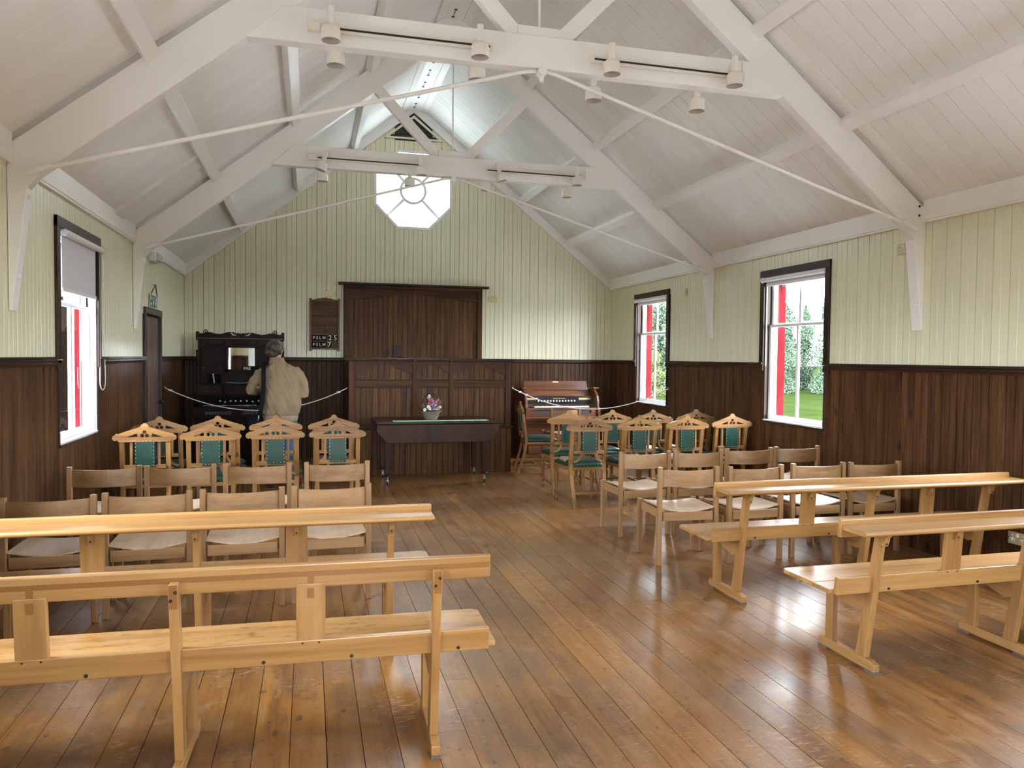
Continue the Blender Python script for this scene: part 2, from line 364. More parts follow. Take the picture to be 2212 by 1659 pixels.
# ------------------------------------------------------------------ structure: boards
def board_profile(w, v=.006, bead=.004, th=.016, e=.004, g=.0008):
    if not bead: return [(g, -v), (g + e, 0), (w - g - e, 0), (w - g, -v), (w - g, -th), (g, -th)]
    return [(g, -v), (.004, 0), (w / 2 - .0035, 0), (w / 2, -bead), (w / 2 + .0035, 0), (w - .004, 0), (w - g, -v), (w - g, -th), (g, -th)]
_bm = {}
def board_mesh(length, mat, w=BW, v=.006, bead=.004, skew=0, th=.016, name='board', e=.004, g=.0008):
    """local: width along x (0..w), outward normal -y, length along z; skew adds z to the top across the width"""
    key = (round(length, 4), mat, round(w, 4), v, bead, round(skew, 4), e, g)
    if key in _bm: return _bm[key]
    pr = board_profile(w, v, bead, th, e, g); n = len(pr); m = MB()
    vs = [(u, -d, 0) for u, d in pr] + [(u, -d, length + skew * u / w) for u, d in pr]
    fs = [(i, (i + 1) % n, n + (i + 1) % n, n + i) for i in range(n)]
    m.add(vs, [tuple(f[::-1]) for f in fs] + [tuple(range(n)), tuple(range(n, 2 * n))[::-1]])
    _bm[key] = m.mesh(name, mat); return _bm[key]
def place_board(parent, mesh, loc, rz):
    o = bpy.data.objects.new('board', mesh); COL.objects.link(o); o.parent = parent; o.location = loc; o.rotation_euler = (0, 0, rz); return o

# floor planks
floor = empty('floor', kind='structure', label='worn orange-brown varnished floorboards running towards the pulpit')
fm = {}
def plank_mesh(L):
    k = round(L, 2); vv = random.randint(0, 3); key = (k, vv)
    if key not in fm:
        m = MB(); w = .1415; g = random.choice((.0005, .0008, .0012)); q = .0010
        pr = [(g, -.003), (g + q, 0), (w - g - q, 0), (w - g, -.003), (w - g, -.02), (g, -.02)]
        n = len(pr); vs = [(u, 0.0008, d) for u, d in pr] + [(u, k - .0008, d) for u, d in pr]
        m.add(vs, [tuple(range(n))[::-1] if False else tuple(range(n)), tuple(range(n, 2 * n))[::-1]] + [(i, n + i, n + (i + 1) % n, (i + 1) % n) for i in range(n)])
        fm[key] = m.mesh('plank', 'floor')
    return fm[key]
nx = int(math.ceil((XR - XL) / .1415)); x0 = 1.484 - .1415 * math.ceil((1.484 - XL) / .1415)
for i in range(nx + 2):
    xa = x0 + i * .1415
    if xa > XR: break
    y = YF - random.choice([0, .6, 1.2, 1.9])
    while y < YB:
        L = random.choice([2.4, 3.2, 3.9, 4.6, 5.2])
        if y + L > YB - .9: L = round(YB + .02 - y, 2)
        o = bpy.data.objects.new('plank', plank_mesh(L)); COL.objects.link(o); o.parent = floor
        o.location = (xa, y, random.uniform(-.0012, 0)); y += round(L, 2)
MB().box(XL - .2, XR + .2, YF - 2, YB + .2, -.12, -.021).build('subfloor', 'shell', floor)

# openings on the side walls
def openings(side):
    r = [(y - WHALF, y + WHALF, WZ0 - .02, WZ1) for s, y in WINS if s == side]
    if side == 'L': r.append((9.20, 10.06, 0, 2.0))
    return sorted(r)
def cut_spans(a, b, z0, z1, ops):
    """vertical spans that remain of a board from a to b"""
    sp = [(z0, z1)]
    for (ya, yb, za, zb) in ops:
        if a >= yb - .02 or b <= ya + .02: continue
        n = []
        for (p, q) in sp:
            if za > p + .03: n.append((p, min(q, za)))
            if zb < q - .03: n.append((max(p, zb), q))
            if za >= q or zb <= p: n = n[:-1] if False else n
        sp = [s for s in n if s[1] - s[0] > .02]
    return sp
def side_wall(side):
    x = XR if side == 'R' else XL
    w = empty('wall_right' if side == 'R' else 'wall_left', kind='structure',
              label='wall with the two uncovered windows, cream boards above dark boarding' if side == 'R' else 'wall with the lowered blind and the door, cream boards above dark boarding')
    ops = openings(side); sgn = 1 if side == 'R' else -1
    rz = -PI / 2 if False else (PI / 2 if side == 'L' else -PI / 2)
    off = .0
    y = YF
    ys = []
    y = 4.439 - BW * math.ceil((4.439 - YF) / BW) if side == 'R' else YF
    while y < YB:
        ys.append(y); y += BW
    for y in ys:
        # width beyond the end wall is hidden in the corner
        for zz0, zz1, mat, v, bead in ((0.0, 1.49, 'dado', .011, .009), (1.49, 2.86, 'cream', .011, .0035)):
            for p, q in cut_spans(y, y + BW, zz0, zz1, ops):
                me = board_mesh(round(q - p, 3), mat, BW, v, bead)
                if side == 'R': place_board(w, me, (x, y + BW, p), -PI / 2)
                else: place_board(w, me, (x, y, p), PI / 2)
    # core of the wall around the openings
    m = MB(); a, b = (x + .018, x + .125) if side == 'R' else (x - .125, x - .018)
    cur = YF - .2
    for (ya, yb, za, zb) in ops:
        m.box(a, b, cur, ya, -.1, 2.9)
        if za > 0: m.box(a, b, ya, yb, -.1, za)
        m.box(a, b, ya, yb, zb, 2.9); cur = yb
    m.box(a, b, cur, YB + .15, -.1, 2.9); m.build('core', 'shell', w)
    # dado rail between the openings
    segs = []; cur = YF
    for (ya, yb, za, zb) in ops:
        segs.append((cur, ya - (.0 if za == 0 else .005))); cur = yb + .005
    segs.append((cur, YB))
    for (p, q) in segs:
        pr = [(0, 1.465), (.012, 1.465), (.014, 1.48), (.022, 1.487), (.022, 1.505), (.034, 1.512), (.034, 1.53), (0, 1.53)]
        MB().prism([(x - sgn * u, z) for u, z in pr], 'y', p, q).build('dado_rail', 'dadoy', w)
    return w
side_wall('R'); side_wall('L')
# the end wall behind the pulpit (octagon and louvre cut out) and the one behind the camera
FOPS = [(XM - 1.95, XM - .95, .905, 2.46), (XM - .60, XM + .60, 0, 2.15), (XM + .95, XM + 1.95, .905, 2.46)]
OCX, OCZ, OCR, OCH = 1.566, 4.13, .605, .25
def oct_span(xa):
    d = abs(xa - OCX)
    if d >= OCR: return None
    h = OCR if d <= OCH else OCR - (d - OCH)
    return OCZ - h, OCZ + h
wb_ = empty('wall_back', kind='structure', label='gable wall of cream boards with the octagonal window and dark boarding below')
wf_ = empty('wall_front', kind='structure', label='gable wall opposite the pulpit')
for wall, yy, rz in ((wb_, YB, 0), (wf_, YF, PI)):
    xs = [-1.6294 - .1452 + i * .1452 for i in range(48)]
    for xa in xs:
        xa0 = max(xa, XL); xb0 = min(xa + .1452, XR)
        if xb0 - xa0 < .02: continue
        wd = xb0 - xa0
        hit = [o for o in FOPS if xb0 > o[0] + .02 and xa0 < o[1] - .02] if rz else []
        me = board_mesh(1.49 if not hit else max(.05, hit[0][2]), 'dado', wd, .011, .009)
        if rz == 0: place_board(wall, me, (xa0, yy, 0), 0)
        else: place_board(wall, me, (xb0, yy, 0), PI)
        spans = [(1.49, zroof(xa0) - .0, zroof(xb0) - .0)]
        xc = (xa0 + xb0) / 2; parts = []
        if rz == 0:
            oa, ob = oct_span(xa0), oct_span(xb0); oc = oct_span(xc)
            if oc:
                lo = (oa or (OCZ - OCH, 0))[0], (ob or (OCZ - OCH, 0))[0]
                hi = (oa or (0, OCZ + OCH))[1], (ob or (0, OCZ + OCH))[1]
                parts = [(1.49, 1.49, lo[0], lo[1]), (hi[0], hi[1], zroof(xa0), zroof(xb0))]
                if abs(xc - XM) < .36: parts[1] = (hi[0], hi[1], 4.88, 4.88)
        if not parts: parts = [(1.49, 1.49, zroof(xa0), zroof(xb0))]
        if rz != 0:
            hit = [o for o in FOPS if xb0 > o[0] + .02 and xa0 < o[1] - .02]
            if hit:
                parts = [(hit[0][3],) * 2 + (zroof(xa0), zroof(xb0))] + ([(1.49, 1.49, hit[0][2], hit[0][2])] if hit[0][2] > 1.5 else [])
        for (b0, b1, t0, t1) in parts:
            pr = board_profile(wd, .011, .005); n = len(pr)
            def bz(u): return b0 + (b1 - b0) * u / wd
            def tz(u): return t0 + (t1 - t0) * u / wd
            m = MB(); m.add([(u, -d, bz(u)) for u, d in pr] + [(u, -d, tz(u)) for u, d in pr],
                            [tuple(f[::-1]) for f in [(i, (i + 1) % n, n + (i + 1) % n, n + i) for i in range(n)]] + [tuple(range(n)), tuple(range(n, 2 * n))[::-1]])
            me = m.mesh('board', 'cream')
            if rz == 0: place_board(wall, me, (xa0, yy, 0), 0)
            else:
                m2 = MB(); m2.v = [(wd - p[0], -p[1], p[2]) for p in m.v]; m2.f = m.f
                o = m2.build('board', 'cream', wall); o.location = (xa0, yy, 0)
    s = 1 if rz == 0 else -1
    core = MB()
    def strip(xa, xb, za, zb, zc_=None, zd_=None):
        a, b = (yy + .018, yy + .12) if s == 1 else (yy - .12, yy - .018)
        zc2 = zb if zc_ is None else zc_; zd2 = za if zd_ is None else zd_
        core.hexa([(xa, a, za), (xb, a, zd2), (xb, b, zd2), (xa, b, za)], [(xa, a, zb), (xb, a, zc2), (xb, b, zc2), (xa, b, zb)])
    if rz == 0:
        strip(XL - .2, OCX - OCR, -.1, zroof(XL - .2) + .05, zroof(OCX - OCR) + .05)
        strip(OCX + OCR, XR + .2, -.1, zroof(OCX + OCR) + .05, zroof(XR + .2) + .05)
        strip(OCX - OCR, OCX - OCH, -.1, OCZ - OCH, OCZ - OCR); strip(OCX - OCH, OCX + OCH, -.1, OCZ - OCR); strip(OCX + OCH, OCX + OCR, -.1, OCZ - OCR, OCZ - OCH)
        strip(OCX - OCR, OCX - OCH, OCZ + OCH, zroof(OCX - OCR) + .05, zroof(OCX - OCH) + .05, OCZ + OCR)
        strip(OCX - OCH, XM, OCZ + OCR, zroof(OCX - OCH) + .05, zroof(XM) + .05); strip(XM, OCX + OCH, OCZ + OCR, zroof(XM) + .05, zroof(OCX + OCH) + .05)
        strip(OCX + OCH, OCX + OCR, OCZ + OCR, zroof(OCX + OCH) + .05, zroof(OCX + OCR) + .05, OCZ + OCH)
    else:
        strip(XL - .2, XM, 2.46, zroof(XL - .2) + .05, zroof(XM) + .05); strip(XM, XR + .2, 2.46, zroof(XM) + .05, zroof(XR + .2) + .05)
        cur = XL - .2
        for (xa, xb, za, zb) in FOPS:
            strip(cur, xa, -.1, 2.46); cur = xb
            if za > 0: strip(xa, xb, -.1, za)
            if zb < 2.46: strip(xa, xb, zb, 2.46)
        strip(cur, XR + .2, -.1, 2.46)
    core.build('core', 'shell', wall)
    pr = [(0, 1.465), (.012, 1.465), (.022, 1.487), (.022, 1.505), (.034, 1.512), (.034, 1.53), (0, 1.53)]
    cur = XL
    for (xa, xb, za, zb) in (FOPS if s == -1 else []) + [(XR, XR, 0, 0)]:
        MB().prism([(yy - s * u, z) for u, z in pr], 'x', cur, xa).build('dado_rail', 'dadox', wall); cur = xb
    # rake trim under the roof boards
    for sg in (-1, 1):
        a, b = (yy - .035, yy) if s == 1 else (yy, yy + .035)
        xe = XM + sg * HW
        pts = [(XM, zroof(XM) - .17), (xe, zroof(xe) - .165), (xe, zroof(xe)), (XM, zroof(XM))]
        MB().prism(pts, 'y', a, b).build('rake_trim', 'beam', wall)
# louvre triangle under the apex
lv = empty('gable_louvre', (0, YB, 0), label='small triangular dark slatted louvre right under the gable peak', cat='vent')
tri = [(XM - .46, 4.90), (XM + .46, 4.90), (XM, 5.27)]; tri2 = [(XM - .385, 4.925), (XM + .385, 4.925), (XM, 5.225)]
plate_obj('louvre_frame', 'cream', lv, tri, [tri2], .03, (0, -.018, 0))
MB().prism(tri, 'y', .004, .010).build('backing', 'slate', lv)
for i in range(5):
    z = 4.93 + i * .055; hw = max(.03, (5.21 - z) / .3 * .375)
    MB().hexa([(XM - hw, -.012, z), (XM + hw, -.012, z), (XM + hw, 0, z + .035), (XM - hw, 0, z + .035)],
              [(XM - hw, -.006, z + .006), (XM + hw, -.006, z + .006), (XM + hw, .004, z + .041), (XM - hw, .004, z + .041)]).build('slat', 'louvre' if i else 'slate', lv)

# ceiling boards, purlins, ridge
ceil = empty('ceiling', kind='structure', label='white boarded roof slopes with purlins')
LS = HW / math.cos(math.atan(SL)); ang = math.atan(SL)
me_c = {1: board_mesh(round(LS, 3), 'ceiling', BW, .010, 0, e=.0012, g=.0009), -1: board_mesh(round(LS, 3), 'ceiling', BW, .0012, 0, e=.0025, g=0.0)}
y = 4.799 - BW * math.ceil((4.799 - YF) / BW)
while y < YB:
    for sg in (-1, 1):
        o = bpy.data.objects.new('board', me_c[sg]); COL.objects.link(o); o.parent = ceil
        # local z runs from eave to ridge, local x along +-y, outward normal (local -y) into the room
        e = Vector((XM + sg * HW, 0, 2.845)); up = Vector((-sg, 0, SL)).normalized()
        nrm = Vector((-sg * SL, 0, -1)).normalized()          # into the room
        yax = -nrm; xax = yax.cross(up)
        ysel = y if xax.y > 0 else y + BW
        o.matrix_local = Matrix(((xax.x, yax.x, up.x, e.x), (xax.y, yax.y, up.y, ysel), (xax.z, yax.z, up.z, e.z + random.uniform(-.0008, .0008)), (0, 0, 0, 1)))
    y += BW
for sg in (-1, 1):
    xe = XM + sg * (HW + .25)
    pts = [(XM, zroof(XM) + .02), (xe, 2.845 + .02 - SL * .25), (xe, 2.845 + .12 - SL * .25), (XM, zroof(XM) + .12)]
    MB().prism(pts, 'y', YF - .15, YB + .15).build('roof_deck', 'shell', ceil)
    for off in (.93, 1.745, 2.545):
        c = Vector((XM + sg * off, 0, zroof(XM + sg * off))); u = Vector((-sg, 0, SL)).normalized(); n = Vector((-sg * SL, 0, -1)).normalized()
        a, b, d, e = c - u * .05, c + u * .05, c + u * .05 + n * .09, c - u * .05 + n * .09
        MB().prism([(p.x, p.z) for p in (a, b, d, e)], 'y', YF, YB - .002).build('purlin', 'beam', ceil, .004)
MB().box(XM - .11, XM + .11, YF, YB, 5.335, 5.36).build('ridge_board', 'beam', ceil, .003)
for sg in (-1, 1):
    MB().prism([(XM + sg * .11, 5.33), (XM + sg * .19, 5.30), (XM + sg * .20, 5.33), (XM + sg * .12, 5.385)], 'y', YF, YB).build('ridge_fillet', 'beam', ceil)
for i in range(14):
    yy = 5.6 + i * .46
    if abs(yy - T2) < .25: continue
    m = MB(); m.tube([(XM - .02, yy, 5.331), (XM - .02, yy + .18, 5.331)], .0035, 5); m.box(XM - .035, XM - .005, yy - .008, yy + .004, 5.325, 5.335); m.box(XM - .035, XM - .005, yy + .176, yy + .188, 5.325, 5.335)
    m.build('ridge_staple', 'black', ceil)
# a wide flat cover strip running down the slope over the blind window
cs = Vector((XM - HW, 0, 2.845)); uu = Vector((1, 0, SL)).normalized(); nn = Vector((SL, 0, -1)).normalized()
p0 = cs + nn * .001; p1 = cs + uu * 1.0 + nn * .001
MB().hexa([p0 + Vector((0, 7.75, 0)), p1 + Vector((0, 7.75, 0)), p1 + Vector((0, 8.05, 0)), p0 + Vector((0, 8.05, 0))][::-1],
          [q + nn * .03 for q in [p0 + Vector((0, 7.75, 0)), p1 + Vector((0, 7.75, 0)), p1 + Vector((0, 8.05, 0)), p0 + Vector((0, 8.05, 0))]][::-1]).build('cover_strip', 'ceiling', ceil)
# cornice boards
for i, (x, sg, nm) in enumerate(((XR, 1, 'window wall'), (XL, -1, 'door wall'))):
    t = empty('trim_%d' % (i + 1), kind='structure', label='white cornice board along the top of the ' + nm)
    for (a, b) in ((YF, T0), (T0 + .09, T1), (T1 + .09, T2), (T2 + .09, YB)):
        MB().prism([(x, 2.69), (x - sg * .028, 2.69), (x - sg * .028, 2.705), (x - sg * .034, 2.71), (x - sg * .034, 2.868), (x, 2.85)], 'y', a, b).build('cornice', 'beam', t)

# ------------------------------------------------------------------ roof trusses
def truss(y, lab):
    t = empty('roof_truss', (0, y, 0), label=lab, cat='truss', kind='structure')
    th = .09
    for sg in (-1, 1):
        X = lambda d: XM + sg * d
        # rafter: offsets from the middle
        zt = lambda d: 2.795 + .797 * (HW - d); zb = lambda d: 2.63 + .80 * (3.136 - d)
        MB().prism([(X(0), zb(0)), (X(3.136), zb(3.136)), (X(3.205), 2.545), (X(HW - .002), 2.50), (X(HW - .002), zt(HW)), (X(0), zt(0))], 'y', 0, th).build('rafter', 'beam', t, .005)
        # tapered wall post, a little forward of the rafter face
        MB().hexa([(X(3.290), .004, 1.812), (X(3.306), .004, 1.812), (X(3.306), th + .016, 1.812), (X(3.290), th + .016, 1.812)],
                  [(X(3.195), .004, 2.60), (X(3.306), .004, 2.70), (X(3.306), th + .016, 2.70), (X(3.195), th + .016, 2.60)]).build('wall_post', 'beam', t, .004)
        for z, dx in ((2.50, 3.207), (2.02, 3.265)):
            MB().lathe([(.012, .004), (.012, -.010), (.006, -.014)] if sg > 0 else [(.012, -.004), (.012, .010), (.006, .014)], (X(dx), th / 2, z), 8, 'x').build('bolt', 'beam', t)
        # diagonal strut
        w = .055
        a = Vector((X(.155), 0, 3.80)); b = Vector((X(.86), 0, 4.52)); d = (b - a).normalized(); n = Vector((-d.z, 0, d.x))
        a2, b2 = a - d * .03, b + d * .0
        MB().prism([((a2 + n * w).x, (a2 + n * w).z), ((b2 + n * w).x, (b2 + n * w).z), ((b2 - n * w).x, (b2 - n * w).z), ((a2 - n * w).x, (a2 - n * w).z)], 'y', .012, th - .012).build('strut', 'beam', t, .004)
        # iron tie rod, bent up to the node
        c = [(X(3.13), -.015, 2.665), (X(2.98), -.02, 2.70), (X(2.8), -.02, 2.755), (X(.12), -.02, 3.545), (X(.03), -.02, 3.562)]
        MB().tube(c, .0145, 8).build('tie_rod', 'beam', t, smooth=True)
        MB().tube([(X(3.19), -.02, 2.63), (X(3.06), -.02, 2.69)], .024, 8).build('rod_shoe', 'beam', t)
    # tie beam, its ends cut to the rafters
    MB().prism([(XM - 1.72, 3.805), (XM - 1.96, 3.58), (XM + 1.96, 3.58), (XM + 1.72, 3.805)], 'y', -.02, th - .005).build('tie_beam', 'beam', t, .006)
    MB().prism([(XM - .16, 3.805), (XM + .16, 3.805), (XM + .16, 3.875), (XM - .16, 3.875)], 'y', .0, th - .01).build('block', 'beam', t, .004)
    MB().tube([(XM + .008, th / 2, 3.87), (XM + .008, th / 2, 5.2)], .009, 8).build('king_rod', 'beam', t)
    m = MB(); m.lathe([(.03, -.035), (.034, -.02), (.034, .02), (.03, .035)], (XM + .01, -.02, 3.553), 10, 'y'); m.tube([(XM + .01, -.02, 3.55), (XM + .01, -.02, 3.485)], .016, 8)
    m.build('rod_node', 'beam', t)
    if y == T1:
        for z in (2.82, 2.745): MB().lathe([(.011, -.002), (.011, .004)], (4.80, 0, z), 8, 'y').build('bolt', 'bolt', t)
    return t
truss(T1, 'white roof truss nearer the benches, carrying spotlights')
truss(T2, 'white roof truss nearer the octagonal window, carrying spotlights')
truss(T0, 'white roof truss over the open aisle behind the benches')

# ------------------------------------------------------------------ windows
def window(idx, side, yc, lab):
    s = 1 if side == 'R' else -1; X = XR if s == 1 else XL
    w = empty('window_%d' % idx, (X, yc, 0), kind='structure', label=lab)
    h = WHALF
    def bx(name, mat, u0, u1, y0, y1, z0, z1, parent=w, bev=.003):
        a, b = sorted((s * u0, s * u1)); return MB().box(a, b, y0, y1, z0, z1).build(name, mat, parent, bev)
    # brown architrave above the dado, thin bead below
    bx('architrave', 'dadoz', -.022, .0, -h - .075, -h, 1.44, WZ1 + .075); bx('architrave', 'dadoz', -.022, .0, h, h + .075, 1.44, WZ1 + .075)
    bx('architrave', 'dadoy', -.024, .0, -h - .075, h + .075, WZ1, WZ1 + .078)
    bx('bead', 'dadoz', -.008, .0, -h - .02, -h, WZ0 - .03, 1.46); bx('bead', 'dadoz', -.008, .0, h, h + .02, WZ0 - .03, 1.46)
    # brown jamb lining
    jm_ = 'dadoz' if side == 'R' else 'white'
    bx('jamb', jm_, .0, .06, -h - .005, -h + .014, WZ0, WZ1); bx('jamb', jm_, .0, .06, h - .014, h + .005, WZ0, WZ1); bx('jamb', 'dadoy', .0, .06, -h, h, WZ1 - .014, WZ1 + .005)
    bx('sill', 'dadoy', -.02, .06, -h - .02, h + .02, WZ0 - .035, WZ0 - .012); bx('sill', 'white', -.006, .13, -h, h, WZ0 - .014, WZ0)
    # white box frame and sashes
    for (u, z0, z1, r0, r1) in ((.05, WZ0 + .0, 1.945, .05, .03), (.075, 1.93, WZ1 - .01, .03, .04)):
        sa = bx('sash', 'white', u, u + .03, -h + .012, -h + .05, z0, z1)
        for (ya, yb, za, zb) in ((h - .05, h - .012, z0, z1), (-h + .05, h - .05, z0, z0 + r0), (-h + .05, h - .05, z1 - r1, z1)):
            bx('rail' if za != z0 or zb != z1 else 'stile', 'white', u, u + .03, ya, yb, za, zb, sa)
        bx('muntin', 'white', u + .002, u + .028, -.018, .018, z0 + r0, z1 - r1, sa)
        for (ya, yb) in ((-h + .05, -.014), (.014, h - .05)):
            m = MB(); m.add([(s * (u + .015), ya, z0 + r0), (s * (u + .015), yb, z0 + r0), (s * (u + .015), yb, z1 - r1), (s * (u + .015), ya, z1 - r1)], [(0, 1, 2, 3)]); m.build('pane', 'glass', sa)
    # deep painted outer frame: white, then red boards outside
    e1, e2 = (.15, .245) if s == 1 else (.105, .165)
    for ya, yb in ((-h - .0, -h + .02), (h - .02, h)):
        bx('outer_frame', 'white', .105 if s == 1 else .09, e1, ya, yb, WZ0, WZ1); bx('reveal_board', 'red', e1, e2, ya, yb, WZ0 - .05, WZ1 + .05)
        if s == -1: bx('outer_frame', 'white', e2, .215, ya, yb, WZ0, WZ1)
    bx('outer_frame', 'white', .105, .15, -h, h, WZ1 - .02, WZ1); bx('reveal_board', 'red', .15, .245, -h, h, WZ1 - .0, WZ1 + .05)
    bx('outer_sill', 'white', .105, .26, -h, h, WZ0 - .03, WZ0 - .005)
    # small raking brackets under the outer head
    for e in (-1, 1):
        ya = e * (h - .02)
        MB().prism([(ya, WZ1), (ya - e * .20, WZ1), (ya, WZ1 - .09)], 'x', *sorted((s * .17, s * .22))).build('head_bracket', 'redext', w)
    return w
MT['dadoz'] = wood('dark_window_casing', (.050, .022, .013, 1), (.034, .015, .010, 1), (.02, .009, .006, 1), 'z', .35, 16, .0, 0, .2, .2)
wl_ = {1: 'tall window nearer the benches, red outer frame with grass and trees beyond', 2: 'tall window beside the small open organ, red outer frame', 3: 'tall window partly covered by a lowered blind',
       4: 'tall window level with the benches', 5: 'tall window behind the benches', 6: 'tall window level with the benches on the door wall', 7: 'tall window behind the benches on the door wall'}
for i, (s, y) in enumerate(WINS): window(i + 1, s, y, wl_[i + 1])
tag(MB().box(XL - 2.6, XL - .13, 9.0, 9.12, -.3, 2.9).build('porch_wall', 'porch'), 'dark boarded side of the porch outside the door', None, None, 'structure')
# octagonal window
w8 = empty('window_8', (OCX, YB, OCZ), kind='structure', label='octagonal white-framed window high in the gable with a central ring')
def octp(r): k = r * OCH / OCR; return [(-k, -r), (k, -r), (r, -k), (r, k), (k, r), (-k, r), (-r, k), (-r, -k)]
plate_obj('frame', 'white', w8, octp(.605), [octp(.565)], .12, (0, .05, 0))
plate_obj('ring', 'white', w8, circ(0, 0, .212, 32), [circ(0, 0, .172, 32)], .03, (0, .06, 0))
for k in range(4):
    a = PI / 4 + k * PI / 2; d = Vector((math.cos(a), 0, math.sin(a))); n = Vector((-d.z, 0, d.x)) * .019; p, q = d * .195, d * .60
    MB().prism([(p.x + n.x, p.z + n.z), (q.x + n.x, q.z + n.z), (q.x - n.x, q.z - n.z), (p.x - n.x, p.z - n.z)], 'y', .048, .072).build('glazing_bar', 'white', w8)
m = MB(); P8 = octp(.57); m.add([(a, .075, b) for a, b in P8], [tuple(range(8))]); m.build('pane', 'dimglass', w8)

# front gable: two plain windows and the open entrance
for n_, (xa, xb, za, zb) in enumerate(FOPS):
    if za == 0:
        d = empty('door_2', (0, YF, 0), kind='structure', label='double entrance doors in the gable wall opposite the pulpit')
        for a, b in ((xa, xa + .06), (xb - .06, xb)): MB().box(a, b, -.12, .03, 0, zb).build('door_frame', 'doordark', d, .004)
        MB().box(xa, xb, -.12, .03, zb - .06, zb).build('door_frame', 'doordark', d, .004)
        for sg, xx in ((1, xa + .06), (-1, XM)): MB().box(xx + .003, xx + (xb - xa) / 2 - .065, -.06, -.02, .01, zb - .065).build('door_leaf', 'door', d, .004)
    else:
        d = empty('window_%d' % (9 + n_ // 2), (0, YF, 0), kind='structure', label='tall window beside the entrance doorway')
        for a, b, c_, e_ in ((xa, xa + .05, za, zb), (xb - .05, xb, za, zb), (xa, xb, za, za + .05), (xa, xb, zb - .05, zb), ((xa + xb) / 2 - .015, (xa + xb) / 2 + .015, za, zb), (xa, xb, 1.93, 1.96)):
            MB().box(a, b, -.09, -.06, c_, e_).build('sash', 'white', d, .003)
        for a, b in ((xa - .07, xa), (xb, xb + .07)): MB().box(a, b, 0, .022, za - .03, zb + .07).build('architrave', 'dadoz', d, .003)
        MB().box(xa - .07, xb + .07, 0, .024, zb, zb + .07).build('architrave', 'dadox', d, .003)
        m = MB(); m.add([(xa, -.075, za), (xb, -.075, za), (xb, -.075, zb), (xa, -.075, zb)], [(0, 1, 2, 3)]); m.build('pane', 'glass', d)
# roller blinds
def blind(yc, side, drop, lab):
    s = 1 if side == 'R' else -1; X = XR if s == 1 else XL
    b = empty('roller_blind', (X, yc, 0), label=lab, cat='blind'); h = .53; xo = -s * .02
    yo = .0 if side == 'R' else .10
    zt = 2.435 if side == 'R' else 2.44
    MB().lathe([(.026, -h), (.026, h)], (xo, yo, zt), 12, 'y').build('tube', 'plastic', b, smooth=False)
    MB().lathe([(.034, 0), (.034, .012)], (xo, yo + h, zt), 12, 'y').build('end_cap', 'plastic', b)
    MB().box(xo - .002 + s * .022, xo + .002 + s * .022, yo - h + .02, yo + h - .03, zt - drop, zt).build('fabric', 'blind', b)
    MB().box(xo + s * .022 - .008, xo + s * .022 + .008, yo - h + .02, yo + h - .03, zt - drop - .028, zt - drop).build('bottom_bar', 'plastic', b, .003)
    if side == 'L':
        pts = [(.02, .55, zt), (.02, .54, 1.6), (.02, .53, 1.34)] + [(.02, .62 - .09 * math.cos(t), 1.32 - .08 * math.sin(t)) for t in (0.3, .9, 1.57, 2.2, 2.8)] + [(.02, .71, 1.34), (.02, .66, 1.8), (.02, .60, zt)]
        MB().tube(pts, .0045, 6).build('chain', 'plastic', b, smooth=True)
blind(6.985, 'R', .045, 'rolled-up white blind over the window nearer the benches')
blind(10.41, 'R', .045, 'rolled-up white blind over the window beside the small organ')
blind(6.70, 'L', .40, 'half-lowered grey-white roller blind with a hanging chain')

# door on the left
d1 = empty('door_1', (XL, 9.61, 0), kind='structure', label='narrow boarded door in a dark frame below the hanging exit sign')
for a, b in ((-.478, -.43), (.43, .478)): MB().box(-.02, .026, a, b, 0, 2.02).build('door_frame', 'doordark', d1, .004)
MB().box(-.02, .03, -.478, .478, 2.0, 2.075).build('door_frame', 'doordark', d1, .004)
for a, b in ((-.44, -.42), (.42, .44)): MB().box(-.12, .0, a, b, 0, 2.0).build('jamb', 'doordark', d1)
for i in range(6):
    MB().box(-.035, -.008, -.418 + i * .1395, -.418 + i * .1395 + .135, .01, 1.98).build('board', 'door', d1, .004)
MB().box(-.14, -.037, -.42, .42, 0, 2.0).build('backing', 'doordark', d1)
m = MB(); m.lathe([(.012, 0), (.012, .03), (.025, .04), (.028, .055), (.015, .07)], (-.008, .34, .98), 10, 'x'); m.build('knob', 'bolt', d1)

# ------------------------------------------------------------------ outdoors
def ground(name, mat, x0, x1, y0, y1, label, fz=lambda x, y: -.35):
    m = MB(); m.add([(x0, y0, fz(x0, y0)), (x1, y0, fz(x1, y0)), (x1, y1, fz(x1, y1)), (x0, y1, fz(x0, y1))], [(0, 1, 2, 3)])
    tag(m.build(name, mat), label, None, None, 'structure')
XA, XB_ = XL - .14, XR + .14
ground('bounce_ground', 'bounce', XB_, XB_ + 9, -12, 24, 'added pale gravel apron outside the two-window wall')  # added ground out of view, reflects skylight in through the windows
ground('bounce_ground', 'bounce', XA - 9, XA, -12, 24, 'added pale gravel apron outside the wall with the blind')
ground('bounce_ground', 'bounce', XA, XB_, -12, YF - .13, 'added pale gravel forecourt outside the entrance')
rise = lambda x, y: -.35 + max(0, math.hypot(x, y) - 16) * .012
lm = MB(); NG = 12
for i in range(NG + 1):
    for j in range(NG + 1):
        x_ = XB_ + 9 + 70 * i / NG; y_ = -12 + 100 * j / NG; lm.v.append((x_, y_, rise(x_, y_)))
lm.f = [(i * (NG + 1) + j, (i + 1) * (NG + 1) + j, (i + 1) * (NG + 1) + j + 1, i * (NG + 1) + j + 1) for i in range(NG) for j in range(NG)]
tag(lm.build('lawn', 'grass'), 'mown green lawn rising gently beyond the two-window wall', None, None, 'structure')
ground('lawn', 'grass', XA - 60, XA - 9, -12, 88, 'green lawn beyond the wall with the blind')
